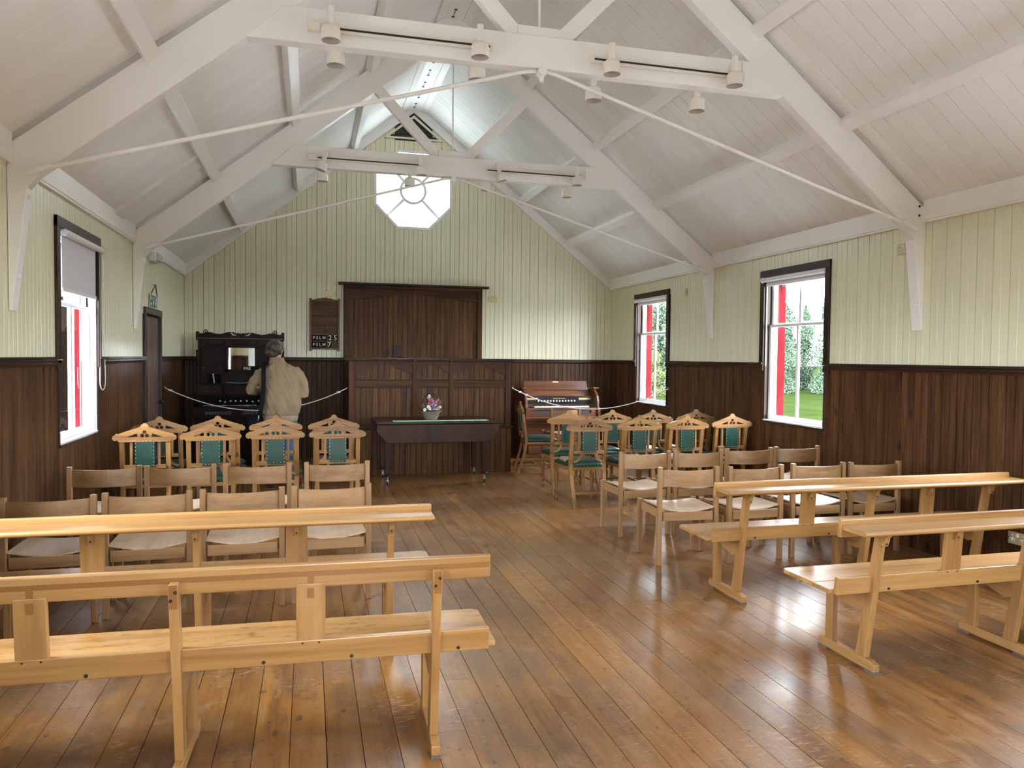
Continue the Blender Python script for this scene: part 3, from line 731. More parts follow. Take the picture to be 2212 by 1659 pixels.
ground('lawn', 'grass', XA - 9, XB_ + 9, 24, 88, 'green lawn behind the pulpit gable')
ground('lawn', 'grass', XA - 60, XB_ + 79, -60, -12, 'green lawn beyond the entrance forecourt')
def leaf_cloud(n, w, h, z0, sd):
    rnd = random.Random(sd); m = MB(); ph = [rnd.uniform(0, 6.28) for _ in range(6)]
    for _ in range(n):
        t = rnd.random() ** .9; a_ = rnd.uniform(0, 2 * PI)
        prof = min(1, t * 7 + .45) * (1 - t ** 3.6) ** .8 * (.70 + .30 * math.sin(t * 17 + ph[0] + 2 * math.sin(a_ + ph[1])) + .12 * math.sin(3 * a_ + t * 30 + ph[2]))
        r = w * .52 * prof * rnd.random() ** .42
        c = Vector((r * math.cos(a_), r * math.sin(a_), z0 + h * t + rnd.uniform(-.08, .08))); s_ = rnd.uniform(.030, .062)
        a = Vector((rnd.gauss(0, 1), rnd.gauss(0, 1), rnd.gauss(0, 1))).normalized() * s_; b = a.cross(Vector((rnd.gauss(0, 1), rnd.gauss(0, 1), rnd.gauss(0, 1)))).normalized() * s_ * .7
        m.add([c - a, c - b, c + a, c + b], [(0, 1, 2, 3)])
    return m
crowns = [leaf_cloud(15000, 1.75, 5.3, -.25, 1).mesh('foliage', 'leaf'), leaf_cloud(15000, 1.85, 4.9, -.25, 2).mesh('foliage', 'leaf'), leaf_cloud(9000, 1.2, 2.7, -.1, 3).mesh('foliage', 'leafy')]
trunk_me = MB().tube([(0, 0, -.3), (.05, 0, 1.6), (.0, .05, 4.6)], .1, 7, [.12, .08, .03]).mesh('trunk', 'bark')
def tree(x, y, k, s, lab, grp):
    t = empty('tree', (x, y, rise(x, y)), random.uniform(0, 6), label=lab, cat='tree', group=grp); t.scale = (s, s, s)
    put(crowns[k], 'foliage', t); put(trunk_me, 'trunk', t)
def th_(a):
    return 1.25 if a < 29 else 1.1 if a < 33 else .97 if a < 35.6 else .83 if a < 37 else 1.0
for row, (r, a0, lb) in enumerate(((40, 17.5, 'front line'), (43.6, 19.2, 'middle line'), (47.4, 17.9, 'rear line'))):
    for i in range(12):
        a_ = a0 + i * 3.3; ar = math.radians(a_)
        tree(r * math.sin(ar), r * math.cos(ar), (i + row) % 2, th_(a_) * (1 + .04 * row) * random.uniform(.95, 1.04), 'green broadleaf tree in the ' + lb + ' beyond the lawn outside the two-window wall', 'trees beyond the lawn, ' + lb)
for (a_, r, lb) in ((38.2, 35, 'window nearer the benches'), (25.4, 35, 'window beside the open organ')):
    tree(r * math.sin(math.radians(a_)), r * math.cos(math.radians(a_)), 2, .8, 'young yellow-green tree seen through the ' + lb, 'young trees beyond the lawn')

# ------------------------------------------------------------------ benches
def bench(loc, rz, label, ledge=True):
    t = empty('bench', loc, rz, label=label, cat='bench', group='long beech benches')
    def yb(z): return .07 - .105 * (z - .06) / .69          # rear face of the leaning upright
    topz = .735 if ledge else .745
    for ux in (-.94, 0, .94):
        w = .0175
        MB().prism([(.0, .012), (.425, .012), (.425, .052), (.40, .060), (.035, .060), (.0, .050)], 'x', ux - w, ux + w).build('sled_foot', 'benchy', t, .003)
        for a, b in ((0, .07), (.355, .425)): MB().box(ux - w, ux + w, a, b, 0, .012).build('felt_pad', 'pad', t)
        up = MB().prism([(yb(.06), .06), (yb(.06) + .068, .06), (yb(topz) + .045, topz), (yb(topz), topz)], 'x', ux - w * .95, ux + w * .95).build('upright', 'benchz', t, .003)
        for dx, z in ((.008, topz - .028), (-.008, topz - .058)):
            MB().lathe([(.0065, -.003), (.0065, .004)], (ux + dx, yb(z) - .001, z), 8, 'y').build('bolt', 'bolt', t)
        MB().box(ux - w, ux + w, .315, .372, .058, .37).build('front_leg', 'benchz', t, .003)
        MB().prism([(.085, .30), (.13, .285), (.40, .36), (.43, .385), (.43, .408), (.07, .408)], 'x', ux - .017, ux + .017).build('bearer', 'benchy', t, .003)
    L = 1.153; seatm = 'benchx' if ledge else 'benchseat'
    MB().prism([(yb(.70) + .047, .693), (yb(.70) + .076, .693), (yb(.70) + .066, .787), (yb(.70) + .040, .787)], 'x', -L, L).build('top_rail', 'benchx', t, .008, seg=3)
    MB().prism([(yb(.45) + .028, .402), (yb(.45) + .056, .402), (yb(.45) + .044, .492), (yb(.45) + .016, .492)], 'x', -L, L).build('lower_rail', 'benchx', t, .004)
    for dx in (-.85, -.30, .30, .62, 1.03):
        MB().lathe([(.007, -.004), (.007, .004)], (dx, yb(.45) + .026, .418), 8, 'y').build('screw', 'bolt', t)
    MB().box(-L - .03, L + .03, .055, .185, .408, .430).build('seat_back_plank', seatm, t, .004)
    def rc(x0, x1, y0, y1, r):
        return [(x0, y0), (x1, y0)] + [(x1 - r + r * math.cos(a), y1 - r + r * math.sin(a)) for a in (0, .5, 1.05, PI / 2)] + [(x0 + r - r * math.sin(a), y1 - r + r * math.cos(a)) for a in (0, .5, 1.05, PI / 2)]
    MB().prism(rc(-L - .03, L + .03, .187, .455, .035), 'z', .408, .430).build('seat_plank', seatm, t, .005)
    MB().box(-L + .05, L - .05, .405, .425, .36, .408).build('front_batten', 'benchx', t, .003)
    for sx in (-.47, .47):
        MB().prism([(yb(.48) + .024, .475), (yb(.48) + .046, .475), (yb(.71) + .062, .71), (yb(.71) + .042, .71)], 'x', sx - .053, sx + .053).build('splat', 'benchz', t, .003)
        for a in (-.03, .03):
            MB().lathe([(.004, -.002), (.004, .003)], (sx + a, yb(.45) + .018, .482), 6, 'y').build('screw', 'bolt', t)
    if ledge:
        MB().prism([(yb(.75) - .112, .732), (yb(.75) - .119, .738), (yb(.75) - .120, .748), (yb(.75) - .113, .757), (yb(.75) + .047, .757), (yb(.75) + .047, .732)], 'x', -L + .005, L - .005).build('book_ledge', 'benchx', t, .004)
        for ux in (-.94, -.47, 0, .47, .94):
            y0 = yb(.70) + (0 if abs(ux) not in (.47,) else .042)
            pts = [(y0, .738), (y0 + .006, .655), (y0 - .012, .652), (y0 - .022, .675)] + [(y0 - .022 - .075 * (1 - math.cos(a)), .675 + .055 * math.sin(a)) for a in (.4, .8, 1.2, 1.5)] + [(y0 - .10, .738)]
            br = MB().prism(pts, 'x', ux - .014, ux + .014).build('bracket', 'benchz', t, .002)
            MB().lathe([(.005, -.002), (.005, .004)], (ux, y0 - .019, .667), 7, 'y').build('screw', 'bolt', t)
    else:
        zs = .757
        MB().prism([(yb(.70) + .0405, .738), (yb(.70) + .0455, .738), (yb(.70) + .0435, .757), (yb(.70) + .0385, .757)], 'x', -L + .005, L - .005).build('ledge_scar', 'stain', t)
        for ux in (-.94, -.47, 0, .47, .94):
            y0 = yb(.70) + (-.0012 if abs(ux) != .47 else .0225)
            if abs(ux) == .47:
                MB().prism([(yb(.70) + .0455, .70), (yb(.70) + .048, .70), (yb(.70) + .046, .742), (yb(.70) + .042, .742)], 'x', ux - .012, ux + .012).build('bracket_scar', 'stain', t)
                MB().prism([(yb(.66) + .036, .655), (yb(.66) + .045, .655), (yb(.69) + .045, .694), (yb(.69) + .036, .694)], 'x', ux - .012, ux + .012).build('bracket_scar', 'stain', t)
            else:
                MB().prism([(yb(.655) - .0008, .655), (yb(.655) + .004, .655), (yb(.744) + .004, .744), (yb(.744) - .0008, .744)], 'x', ux - .014, ux + .014).build('bracket_scar', 'stain', t)
    return t
bench((-.463, 2.925, 0), math.radians(-1.8), 'bench without a book ledge, dark scars where it was, nearest on the blind-window side', False)
bench((-.53, 3.985, 0), math.radians(-1.2), 'bench with a book ledge between the scarred bench and the beech chairs')
bench((3.62, 4.287, 0), 0, 'bench with a book ledge directly behind the chairs on the two-window side')
bench((3.665, 3.165, 0), 0, 'bench with a book ledge closest to the camera on the two-window side')

# ------------------------------------------------------------------ beech school chairs
def grid_mesh(fn, nu, nv, th):
    """thin curved sheet: fn(u,v)->point and normal offset along z or y given by fn2"""
    m = MB(); top = [[Vector(fn(i / nu, j / nv, 0)) for j in range(nv + 1)] for i in range(nu + 1)]; bot = [[Vector(fn(i / nu, j / nv, th)) for j in range(nv + 1)] for i in range(nu + 1)]
    W = nv + 1; vs = [p for r in top for p in r] + [p for r in bot for p in r]; O = (nu + 1) * W; fs = []
    for i in range(nu):
        for j in range(nv):
            a, b, c, d = i * W + j, (i + 1) * W + j, (i + 1) * W + j + 1, i * W + j + 1
            fs.append((a, b, c, d)); fs.append((O + d, O + c, O + b, O + a))
    for i in range(nu):
        fs.append((i * W, O + i * W, O + (i + 1) * W, (i + 1) * W)); fs.append(((i + 1) * W + nv, O + (i + 1) * W + nv, O + i * W + nv, i * W + nv))
    for j in range(nv):
        fs.append((j + 1, O + j + 1, O + j, j)); fs.append((nu * W + j, O + nu * W + j, O + nu * W + j + 1, nu * W + j + 1))
    return m.add(vs, fs)
def make_beech_chair():
    t = empty('beech_chair', cat='chair')
    for sx in (-1, 1):
        x = sx * .229
        MB().box(x - .017, x + .017, -.0, .036, 0, .745).build('rear_leg', 'chairz', t, .004)
        MB().box(x - .018, x + .018, .398, .438, 0, .440).build('front_leg', 'chairz', t, .004)
        MB().box(sx * .213 - .011, sx * .213 + .011, .036, .40, .352, .418).build('side_rail', 'chairy', t, .003)
    MB().box(-.203, .203, .008, .028, .335, .402).build('rear_rail', 'chairx', t, .003)
    MB().box(-.203, .203, .405, .427, .352, .405).build('front_rail', 'chairx', t, .003)
    grid_mesh(lambda u, v, d: (-.212 + .424 * u, .012 + .40 * v, .438 - .030 * math.sin(PI * u) * (1 - .45 * v) - .010 * max(0, v - .8) * 5 * .6 - d), 18, 8, .010).build('seat', 'seatply', t, 0, False)
    grid_mesh(lambda u, v, d: (-.214 + .428 * u, .014 - .062 * math.sin(PI * u) + d + .004 * v, .600 + .122 * v - .0 * u), 14, 3, .010).build('backrest', 'chairx', t, 0, False)
    return t
proto = make_beech_chair()
used = [0]
def beech(x, y, rz, label, grp):
    t = proto if not used[0] else copy_tree(proto); used[0] = 1
    t.location = (x, y, 0); t.rotation_euler = (0, 0, math.radians(rz)); tag(t, label, None, grp)
o3 = ['at the aisle', 'second from the aisle', 'third from the aisle', 'by the wall']
for i, (x, y, r) in enumerate([(.212, 6.04, .5), (-.372, 6.04, -1), (-.912, 6.06, 1), (-1.426, 6.09, .5)]):
    beech(x, y - .02, r, 'beech chair ' + o3[i] + ', row behind the pediment chairs, blind side', 'beech chairs on the blind-window side')
for i, (x, y, r) in enumerate([(.142, 4.945, 1.5), (-.390, 4.92, 1.0), (-.921, 4.90, 1.5), (-1.430, 4.85, 1)]):
    beech(x, y, r, 'beech chair ' + o3[i] + ', row before the benches, blind side', 'beech chairs on the blind-window side')
for i, (x, y, r) in enumerate([(2.862, 6.18, 1), (3.374, 6.17, 2), (3.934, 6.25, .5), (4.478, 6.30, 1)]):
    beech(x, y, r, 'beech chair ' + o3[i] + ', row behind the pediment chairs, two-window side', 'beech chairs on the two-window side')
for i, (x, y, r) in enumerate([(2.782, 5.235, -3), (3.338, 5.20, 2.5), (3.922, 5.235, 0), (4.445, 5.225, 0)]):
    beech(x, y, r, 'beech chair ' + o3[i] + ', row before the benches, two-window side', 'beech chairs on the two-window side')
beech(3.60, 10.52, 2, 'single beech chair drawn up to the open reed organ', 'beech chairs on the two-window side')
bpy.context.view_layer.update(); [c for c in COL.objects if c.get('label') == 'single beech chair drawn up to the open reed organ'][0].scale = (.95, .9, 1.11)

# ------------------------------------------------------------------ oak chairs with pediment backs
PED = [(-.205, .796), (.205, .796), (.213, .806)] + [(.232 + .026 * math.cos(a), .832 + .026 * math.sin(a)) for a in [x_ * PI / 180 for x_ in (225, 270, 315, 0, 45, 80)]] + \
      [(.232, .862), (.222, .870), (.213, .866), (.03, .928), (.030, .938), (.012, .955), (0, .957), (-.012, .955), (-.030, .938), (-.03, .928), (-.213, .866), (-.222, .870), (-.232, .862)] + \
      [(-.232 + .026 * math.cos(a), .832 + .026 * math.sin(a)) for a in [x_ * PI / 180 for x_ in (100, 135, 180, 225, 270, 315)]] + [(-.213, .806)]
HOLES = [circ(0, .881, .0165, 10), circ(-.0195, .851, .0165, 10), circ(.0195, .851, .0165, 10), [(.056, .838), (.148, .838), (.059, .870)], [(-.056, .838), (-.059, .870), (-.148, .838)]]
ped_me = plate(PED, HOLES, .026); ped_me.materials.clear(); ped_me.materials.append(MT['oakx']); ped_me.name = 'pediment'
ped_me2 = plate(PED, [], .026); ped_me2.materials.clear(); ped_me2.materials.append(MT['oakx']); ped_me2.name = 'pediment'
def make_oak_chair(ped):
    t = empty('pediment_chair', cat='chair')
    yc = lambda z: .0 + .105 * math.sin(min(z, .46) / .46 * PI / 2) ** 1.2 - max(0, z - .46) * .13
    for sx in (-1, 1):
        zs = [0, .08, .17, .26, .35, .45, .55, .70, .80]; m = MB(); w = .019
        for i in range(len(zs) - 1):
            z0, z1 = zs[i], zs[i + 1]; y0, y1 = yc(z0), yc(z1); xa = sx * (.170 + .015 * min(1, z0 / .4)); xb = sx * (.170 + .015 * min(1, z1 / .4))
            m.hexa([(xa - w, y0, z0), (xa + w, y0, z0), (xa + w, y0 + .033, z0), (xa - w, y0 + .033, z0)], [(xb - w, y1, z1), (xb + w, y1, z1), (xb + w, y1 + .033, z1), (xb - w, y1 + .033, z1)])
        m.build('rear_leg', 'oakz', t)
        # front leg: square block, swelling tapered shaft, ankle ring and turned foot
        x = sx * .205; y = .52; m = MB()
        m.box(x - .024, x + .024, y - .024, y + .024, .335, .40)
        m.lathe([(.020, .335), (.016, .318), (.026, .305), (.030, .295), (.016, .135), (.026, .122), (.026, .098), (.016, .085), (.013, .062), (.022, .045), (.024, .03), (.014, .012), (.016, 0)], (x, y, 0), 8)
        m.build('front_leg', 'oakz', t)
        MB().hexa([(sx * .184 - .011, .11, .385), (sx * .184 + .011, .11, .385), (sx * .205 + .011, .51, .385), (sx * .205 - .011, .51, .385)],
                  [(sx * .184 - .011, .11, .418), (sx * .184 + .011, .11, .418), (sx * .205 + .011, .51, .418), (sx * .205 - .011, .51, .418)]).build('seat_rail', 'oaky', t, .003)
        MB().box(sx * .19 - .011, sx * .19 + .011, .06, .51, .10, .125).build('stretcher', 'oaky', t, .002)
        oa = [(sx * (.172 - .100 * math.sin(a)), .468 + .100 * (1 - math.cos(a))) for a in [PI / 2 * j / 6 for j in range(7)]]
        ia = [(sx * (.172 - .078 * math.sin(a)), .490 + .078 * (1 - math.cos(a))) for a in [PI / 2 * j / 6 for j in range(7)]]
        m = MB()
        for j in range(6): m.prism([oa[j], oa[j + 1], ia[j + 1], ia[j]], 'y', .068, .086)
        m.build('knee_bracket', 'oakz', t)
        MB().box(sx * .111 - .011, sx * .111 + .011, yc(.70), yc(.70) + .022, .594, .80).build('stile', 'oakz', t, .002)
    MB().box(-.17, .17, .10, .125, .385, .418).build('seat_rail', 'oakx', t, .003)
    MB().box(-.20, .20, .505, .53, .385, .418).build('seat_rail', 'oakx', t, .003)
    MB().box(-.19, .19, .25, .272, .10, .125).build('stretcher', 'oakx', t, .002)
    MB().box(-.167, .167, .066, .088, .560, .595).build('back_rail', 'oakx', t, .003)
    p = put(ped, 'pediment', t, 0, (0, .064, 0))
    pn = [(-.079, .585), (-.074, .578), (.074, .578), (.079, .585)] + [(.079, .79)] + [(.055 + .024 * math.cos(a), .79 + .022 * math.sin(a)) for a in (.4, .9, 1.3)] + [(-.055 - .024 * math.cos(a), .79 + .022 * math.sin(a)) for a in (1.3, .9, .4)] + [(-.079, .79)]
    bp = MB().prism(pn, 'y', .052, .086).build('back_panel', 'green', t, .004)
    st = MB()
    for k in range(7):
        for sx in (-1, 1): st.lathe([(.0036, .0), (.0024, -.003)], (sx * .072, .052, .590 + k * .0325), 6, 'y')
    for k in range(4):
        for zz in (.586, .804): st.lathe([(.0036, .0), (.0024, -.003)], (-.045 + k * .03, .052, zz), 6, 'y')
    tag(st.build('stud_row', 'stud', bp), kind='stuff')
    def cush(u, v, d):
        y = .105 + .43 * v; hw_ = .172 + .05 * v; e = min(1, 6 * min(u, 1 - u)) ** .5 * min(1, 7 * min(v, 1 - v) + .02) ** .5
        return (-hw_ + 2 * hw_ * u, y, .452 + .040 * e) if d == 0 else (-hw_ + 2 * hw_ * u, y, .418)
    cu = grid_mesh(cush, 12, 12, .03).build('cushion', 'green', t, 0, True)
    st = MB()
    for k in range(9): st.lathe([(.0036, .0), (.0024, -.003)], (-.155 + k * .0388, .104, .428), 6, 'y')
    tag(st.build('stud_row', 'stud', cu), kind='stuff')
    return t
pA = make_oak_chair(ped_me); pB = make_oak_chair(ped_me2); usedA = [0]
def oak(x, y, rz, label, grp, proto=None):
    if proto is not None: t = proto
    else: t = pA if not usedA[0] else copy_tree(pA); usedA[0] = 1
    t.location = (x, y, 0); t.rotation_euler = (0, 0, math.radians(rz)); tag(t, label, None, grp)
    return t
o4 = ['next to the aisle', 'second from the aisle', 'third from the aisle', 'farthest from the aisle']
gl_ = 'pediment-backed chairs on the blind-window side'; gr_ = 'pediment-backed chairs on the two-window side'
for i, (x, y) in enumerate([(.258, 7.175), (-.293, 7.18), (-.838, 7.16), (-1.375, 7.16)]):
    oak(x, y, (0, -1, 1, 0)[i], 'green-panelled pediment chair, ' + o4[i] + ', nearer row, blind side', gl_)
for i, (x, y) in enumerate([(.249, 7.96), (-.318, 7.96), (-.868, 7.97), (-1.395, 7.94)]):
    oak(x, y, (1, 0, 0, -2)[i], 'green-panelled pediment chair, ' + o4[i] + ', row nearer the tall organ', gl_)
f1 = oak(2.822, 7.42, 0, 'oak pediment chair with a torn seat corner beside the aisle', gr_)
for i, (x, y) in enumerate([(3.405, 7.47), (3.965, 7.47), (4.57, 7.57)]):
    oak(x, y, (-1, 0, 2)[i], 'green-panelled pediment chair, ' + o4[i + 1] + ', nearer row, two-window side', gr_)
oak(2.88, 8.27, -6, 'oak chair with a plain uncut pediment and green panel, in front of the open organ', gr_, pB)
for i, (x, y) in enumerate([(3.45, 8.33), (3.94, 8.27), (4.50, 8.27)]):
    oak(x, y, (2, 0, -2)[i], 'green-panelled pediment chair, ' + o4[i + 1] + ', farther row, two-window side', gr_)
oak(2.735, 10.12, -96, 'oak pediment chair turned sideways against the end of the pulpit', gr_)
m = grid_mesh(lambda u, v, d: (-.20 + .11 * u, .24 + .22 * v, (.4945 if d == 0 else .480) - .012 * (abs(u - .5) * 2) ** 3 - (.010 if u < .15 else 0)), 6, 6, 1)
m.build('torn_patch', 'tan', f1, 0, True)

# ------------------------------------------------------------------ press (boarded recess) on the gable wall
pr_ = empty('boarded_press', (0, YB, 0), label='dark boarded recess with a low arch and flat cap above the pulpit', cat='panelling')
for a, b in ((.508, .586), (2.582, 2.656)): MB().box(a, b, -.075, 0, 1.0, 2.60).build('side_post', 'pulp', pr_, .004)
MB().box(.508, 2.656, -.085, 0, 2.585, 2.635).build('head_rail', 'pulx', pr_, .004)
MB().box(.43, 2.752, -.14, 0, 2.635, 2.668).build('cap', 'dadox', pr_, .006)
nb = 27; x0p = .586; wbp = (2.582 - x0p) / nb
for i in range(nb):
    MB().box(x0p + i * wbp + .0015, x0p + (i + 1) * wbp - .0015, -.035, -.015, 1.0, 2.58).build('board', 'pulz' if i % 1 == 0 else 'pulz', pr_, .003)
MB().box(.56, 2.6, -.014, -.001, 1.0, 2.6).build('backing', 'card', pr_)
ap = [(x0p, 2.585), (x0p, 2.41)] + [(x0p + (XP - x0p) * t, 2.41 + (2.545 - 2.41) * math.sin(t * PI / 2) ** 1.1) for XP in (1.584,) for t in (.2, .4, .6, .8, 1)] + [(1.584 + (2.582 - 1.584) * t, 2.545 - (2.545 - 2.41) * (1 - math.cos(t * PI / 2)) ** .9) for t in (.2, .4, .6, .8, 1)] + [(2.582, 2.585)]
MB().prism([(x0p, 2.41), (1.584, 2.545), (1.584, 2.585), (x0p, 2.585)], 'y', -.06, -.036).build('arch_board', 'pulx', pr_, .003)
MB().prism([(1.584, 2.545), (2.582, 2.41), (2.582, 2.585), (1.584, 2.585)], 'y', -.06, -.036).build('arch_board', 'pulx', pr_, .003)
MB().box(1.262, 1.405, -.042, -.034, 1.50, 1.735).build('repair_patch', 'dadoz', pr_, .002)

# ------------------------------------------------------------------ pulpit
pu = empty('pulpit', (0, 10.08, 0), label='wide dark panelled pulpit front with three pointed bays', cat='pulpit')
def pbx(name, mat, x0, x1, y0, y1, z0, z1, bev=.004, parent=pu): return MB().box(x0, x1, y0, y1, z0, z1).build(name, mat, parent, bev)
def pboards(x0, x1, z0, z1, y=.03, w=.0725, top=None, mat='pulz'):
    n = max(1, round((x1 - x0) / w)); w = (x1 - x0) / n
    for i in range(n):
        a, b = x0 + i * w + .0015, x0 + (i + 1) * w - .0015
        MB().box(a, b, y, y + .016, z0, z1).build('board', mat, pu, .003)
PX0, PX1 = .497, 2.657
for (a, b) in ((PX0, .577), (1.317, 1.372), (1.807, 1.864), (2.578, PX1)):
    pbx('post', 'pulp', a, b, .0, .05, .625, 1.49)
for (a, b) in ((.577, 1.317), (1.372, 1.807), (1.864, 2.578)):
    pbx('mid_rail', 'pulx', a, b, .006, .04, 1.156, 1.244); pbx('bottom_rail', 'pulx', a, b, .006, .04, .625, .66)
    pboards(a, b, .66, 1.156); pboards(a, b, 1.244, 1.49)
    c = (a + b) / 2
    MB().prism([(a, 1.325), (c, 1.478), (c, 1.491), (a, 1.491)], 'y', .012, .030).build('gable_board', 'pulx', pu, .003)
    MB().prism([(c, 1.478), (b, 1.325), (b, 1.491), (c, 1.491)], 'y', .012, .030).build('gable_board', 'pulx', pu, .003)
    for (p, q) in (((a, 1.325), (c, 1.478)), ((c, 1.478), (b, 1.325))):
        MB().prism([p, q, (q[0], q[1] + .014), (p[0], p[1] + .014)], 'y', .002, .014).build('moulding', 'dadox', pu)
    for z in (1.244, 1.144): pbx('moulding', 'dadox', a, b, -.002, .012, z, z + .012, .003)
MB().box(.577, 2.578, .047, .055, .63, 1.49).build('backing', 'card', pu)
pbx('top_cap', 'dadox', .435, 2.70, -.045, .14, 1.50, 1.535, .012); pbx('cap_moulding', 'dadox', .47, 2.68, -.02, .05, 1.49, 1.505, .004)
for x in (1.344, 1.835): pbx('cap_block', 'dadox', x - .022, x + .022, -.052, .0, 1.492, 1.540, .002)
# returns to the wall and the platform below
for x in (PX0, PX1 - .03): pbx('side_panel', 'pulp', x, x + .03, .03, 1.76, .62, 1.50)
pbx('platform_moulding', 'dadox', .44, 2.70, -.03, .02, .60, .625, .006)
pboards(.50, 2.665, .0, .60, .0, .0725); MB().box(.50, 2.665, .017, .03, 0, .6).build('backing', 'card', pu)
for x in (.50, 2.635): pbx('base_side', 'pulp', x, x + .03, .02, 1.86, 0, .60)
pbx('platform', 'dadox', .53, 2.63, .03, 1.86, .585, .60, 0)

# ------------------------------------------------------------------ drop-leaf table on castors
tb = empty('drop_leaf_table', (1.52, 9.58, 0), label='dark drop-leaf table on castors in front of the pulpit', cat='table')
MB().box(-.745, .745, -.44, .44, .748, .770).build('table_top', 'tablex', tb, .006)
for s_, y_ in ((-1, -.445), (1, .43)):
    MB().prism([(-.745, .742), (.745, .742), (.745, .655), (.625, .525), (-.62, .525), (-.745, .66)], 'y', y_ - .0, y_ + .018).build('drop_leaf', 'tablex', tb, .004)
for x in (-.60, .60):
    for y in (-.28, .36):
        if y < 0: y = -.265
        m = MB(); a, b = .042, .028
        m.hexa([(x - b, y - b, .12), (x + b, y - b, .12), (x + b, y + b, .12), (x - b, y + b, .12)], [(x - a, y - a, .62), (x + a, y - a, .62), (x + a, y + a, .62), (x - a, y + a, .62)])
        m.box(x - a, x + a, y - a, y + a, .62, .745); lg = m.build('leg', 'tablex', tb, .004)
        MB().lathe([(.030, .10), (.042, .105), (.042, .118), (.034, .125), (.034, .135), (.028, .14)], (x, y, 0), 4).build('foot_block', 'tablex', tb)
        m = MB(); m.lathe([(.012, .05), (.012, .10), (.02, .102)], (x, y, 0), 8); m.box(x - .012, x + .012, y - .024, y - .0, .02, .062); cs = m.build('castor', 'steel', tb)
        MB().lathe([(.016, -.009), (.024, -.006), (.024, .006), (.016, .009)], (x, y - .014, .024), 12, 'x').build('wheel', 'black', cs)
for y in (-.30, .38): MB().box(-.56, .56, y - .012, y + .012, .64, .745).build('apron', 'tablex', tb, .003)
for x in (-.62, .62): MB().box(x - .012, x + .012, -.26, .34, .64, .745).build('apron', 'tablex', tb, .003)
rn = MB().box(-.53, .62, -.07, .03, 0, .003); ro = rn.build('table_runner', 'mint', None, 0, False, (1.53, 9.36, .7702)); tag(ro, 'mint-green narrow lace runner lying along the dark table', 'runner')
for i in range(23):
    pass
m = MB()
for i in range(24):
    m.lathe([(.020, 0), (.020, .0025)], (-.53 + i * .05, -.07, .0002), 8); m.lathe([(.020, 0), (.020, .0025)], (-.53 + i * .05, .03, .0002), 8)
tag(m.build('lace_edge', 'mint', ro), kind='stuff')

# ------------------------------------------------------------------ flower basket
fb = empty('flower_basket', (1.478, 9.52, .7704), label='wicker handled basket of red, purple and white flowers on the table', cat='basket')
m = MB(); m.lathe([(.075, 0), (.082, .03), (.098, .07), (.118, .105), (.124, .115), (.116, .118), (.108, .1)], n=20); bk = m.build('basket', 'wicker', fb)
for k in range(5):
    r = .078 + .009 * k + (.01 if k > 3 else 0)
    MB().tube([(r * math.cos(a), r * math.sin(a), .012 + k * .023 + .003 * math.sin(a * 9)) for a in [2 * PI * j / 36 for j in range(37)]], .007, 5).build('woven_band', 'wicker', bk)
MB().tube([(.125 * math.cos(a), .125 * math.sin(a), .117) for a in [2 * PI * j / 24 for j in range(25)]], .009, 6).build('rim', 'wickerdark', bk)
MB().tube([(.122 * math.cos(a), 0, .11 + .225 * math.sin(a)) for a in [PI * j / 18 for j in range(19)]], .0085, 7).build('handle', 'wickerdark', fb, smooth=True)
FC = {'white': (.72, .74, .66), 'red': (.42, .02, .05), 'pink': (.55, .27, .42), 'violet': (.22, .16, .42), 'lilac': (.40, .24, .44), 'dusty': (.26, .10, .12), 'straw': (.42, .34, .24), 'greenish': (.12, .16, .08), 'brown': (.13, .07, .05)}
for k, v in FC.items(): MT['f_' + k] = plain('flower_' + k, v + (1,), .7)
rf = random.Random(4)
def flower(c, r, col, n=9):
    m = MB()
    for i in range(n):
        for lay in (0, 1):
            a = 2 * PI * i / n + lay * .3; el = .25 + lay * .7; d = Vector((math.cos(a) * math.cos(el), -math.sin(el), math.sin(a) * math.cos(el))); q = Vector((-math.sin(a), 0, math.cos(a)))
            c0 = Vector(c); m.add([c0, c0 + d * r * .6 + q * r * .28, c0 + d * r, c0 + d * r * .6 - q * r * .28], [(0, 1, 2, 3)])
    m.build('flower', 'f_' + col, fb)
def spike(base, top, col, n=16, r=.013):
    m = MB(); b, t = Vector(base), Vector(top)
    for i in range(n):
        p = b.lerp(t, i / n) + Vector((rf.uniform(-1, 1), rf.uniform(-1, 1), rf.uniform(-.3, .3))) * r * 1.4 * (1.2 - i / n)
        for k in range(4):
            a = rf.uniform(0, 6.28); d = Vector((math.cos(a), math.sin(a) * .6 - .4, rf.uniform(-.3, .9))) * r; q = Vector((-math.sin(a), 0, math.cos(a))) * r * .4
            m.add([p, p + d * .6 + q, p + d, p + d * .6 - q], [(0, 1, 2, 3)])
    m.build('flower_spike', 'f_' + col, fb)
for x, y, z, r, c in ((-.046, -.09, .165, .030, 'white'), (-.030, -.10, .142, .026, 'white'), (-.092, -.09, .128, .026, 'white'), (.022, -.10, .165, .028, 'violet'), (.075, -.07, .19, .022, 'red'), (.085, -.07, .178, .02, 'red'),
                      (-.02, -.05, .225, .02, 'red'), (-.105, -.04, .175, .026, 'dusty'), (-.09, -.05, .16, .02, 'dusty'), (.10, -.08, .160, .022, 'white'), (.045, -.10, .125, .024, 'white'), (.02, -.10, .13, .028, 'straw'),
                      (.07, -.10, .145, .028, 'straw'), (.06, -.08, .165, .025, 'dusty'), (.095, -.05, .205, .016, 'greenish'), (-.005, -.09, .19, .018, 'lilac'), (.04, -.09, .185, .013, 'white'), (0, -.09, .145, .02, 'brown'), (-.05, -.06, .19, .02, 'greenish')): flower((x, y, z), r, c)
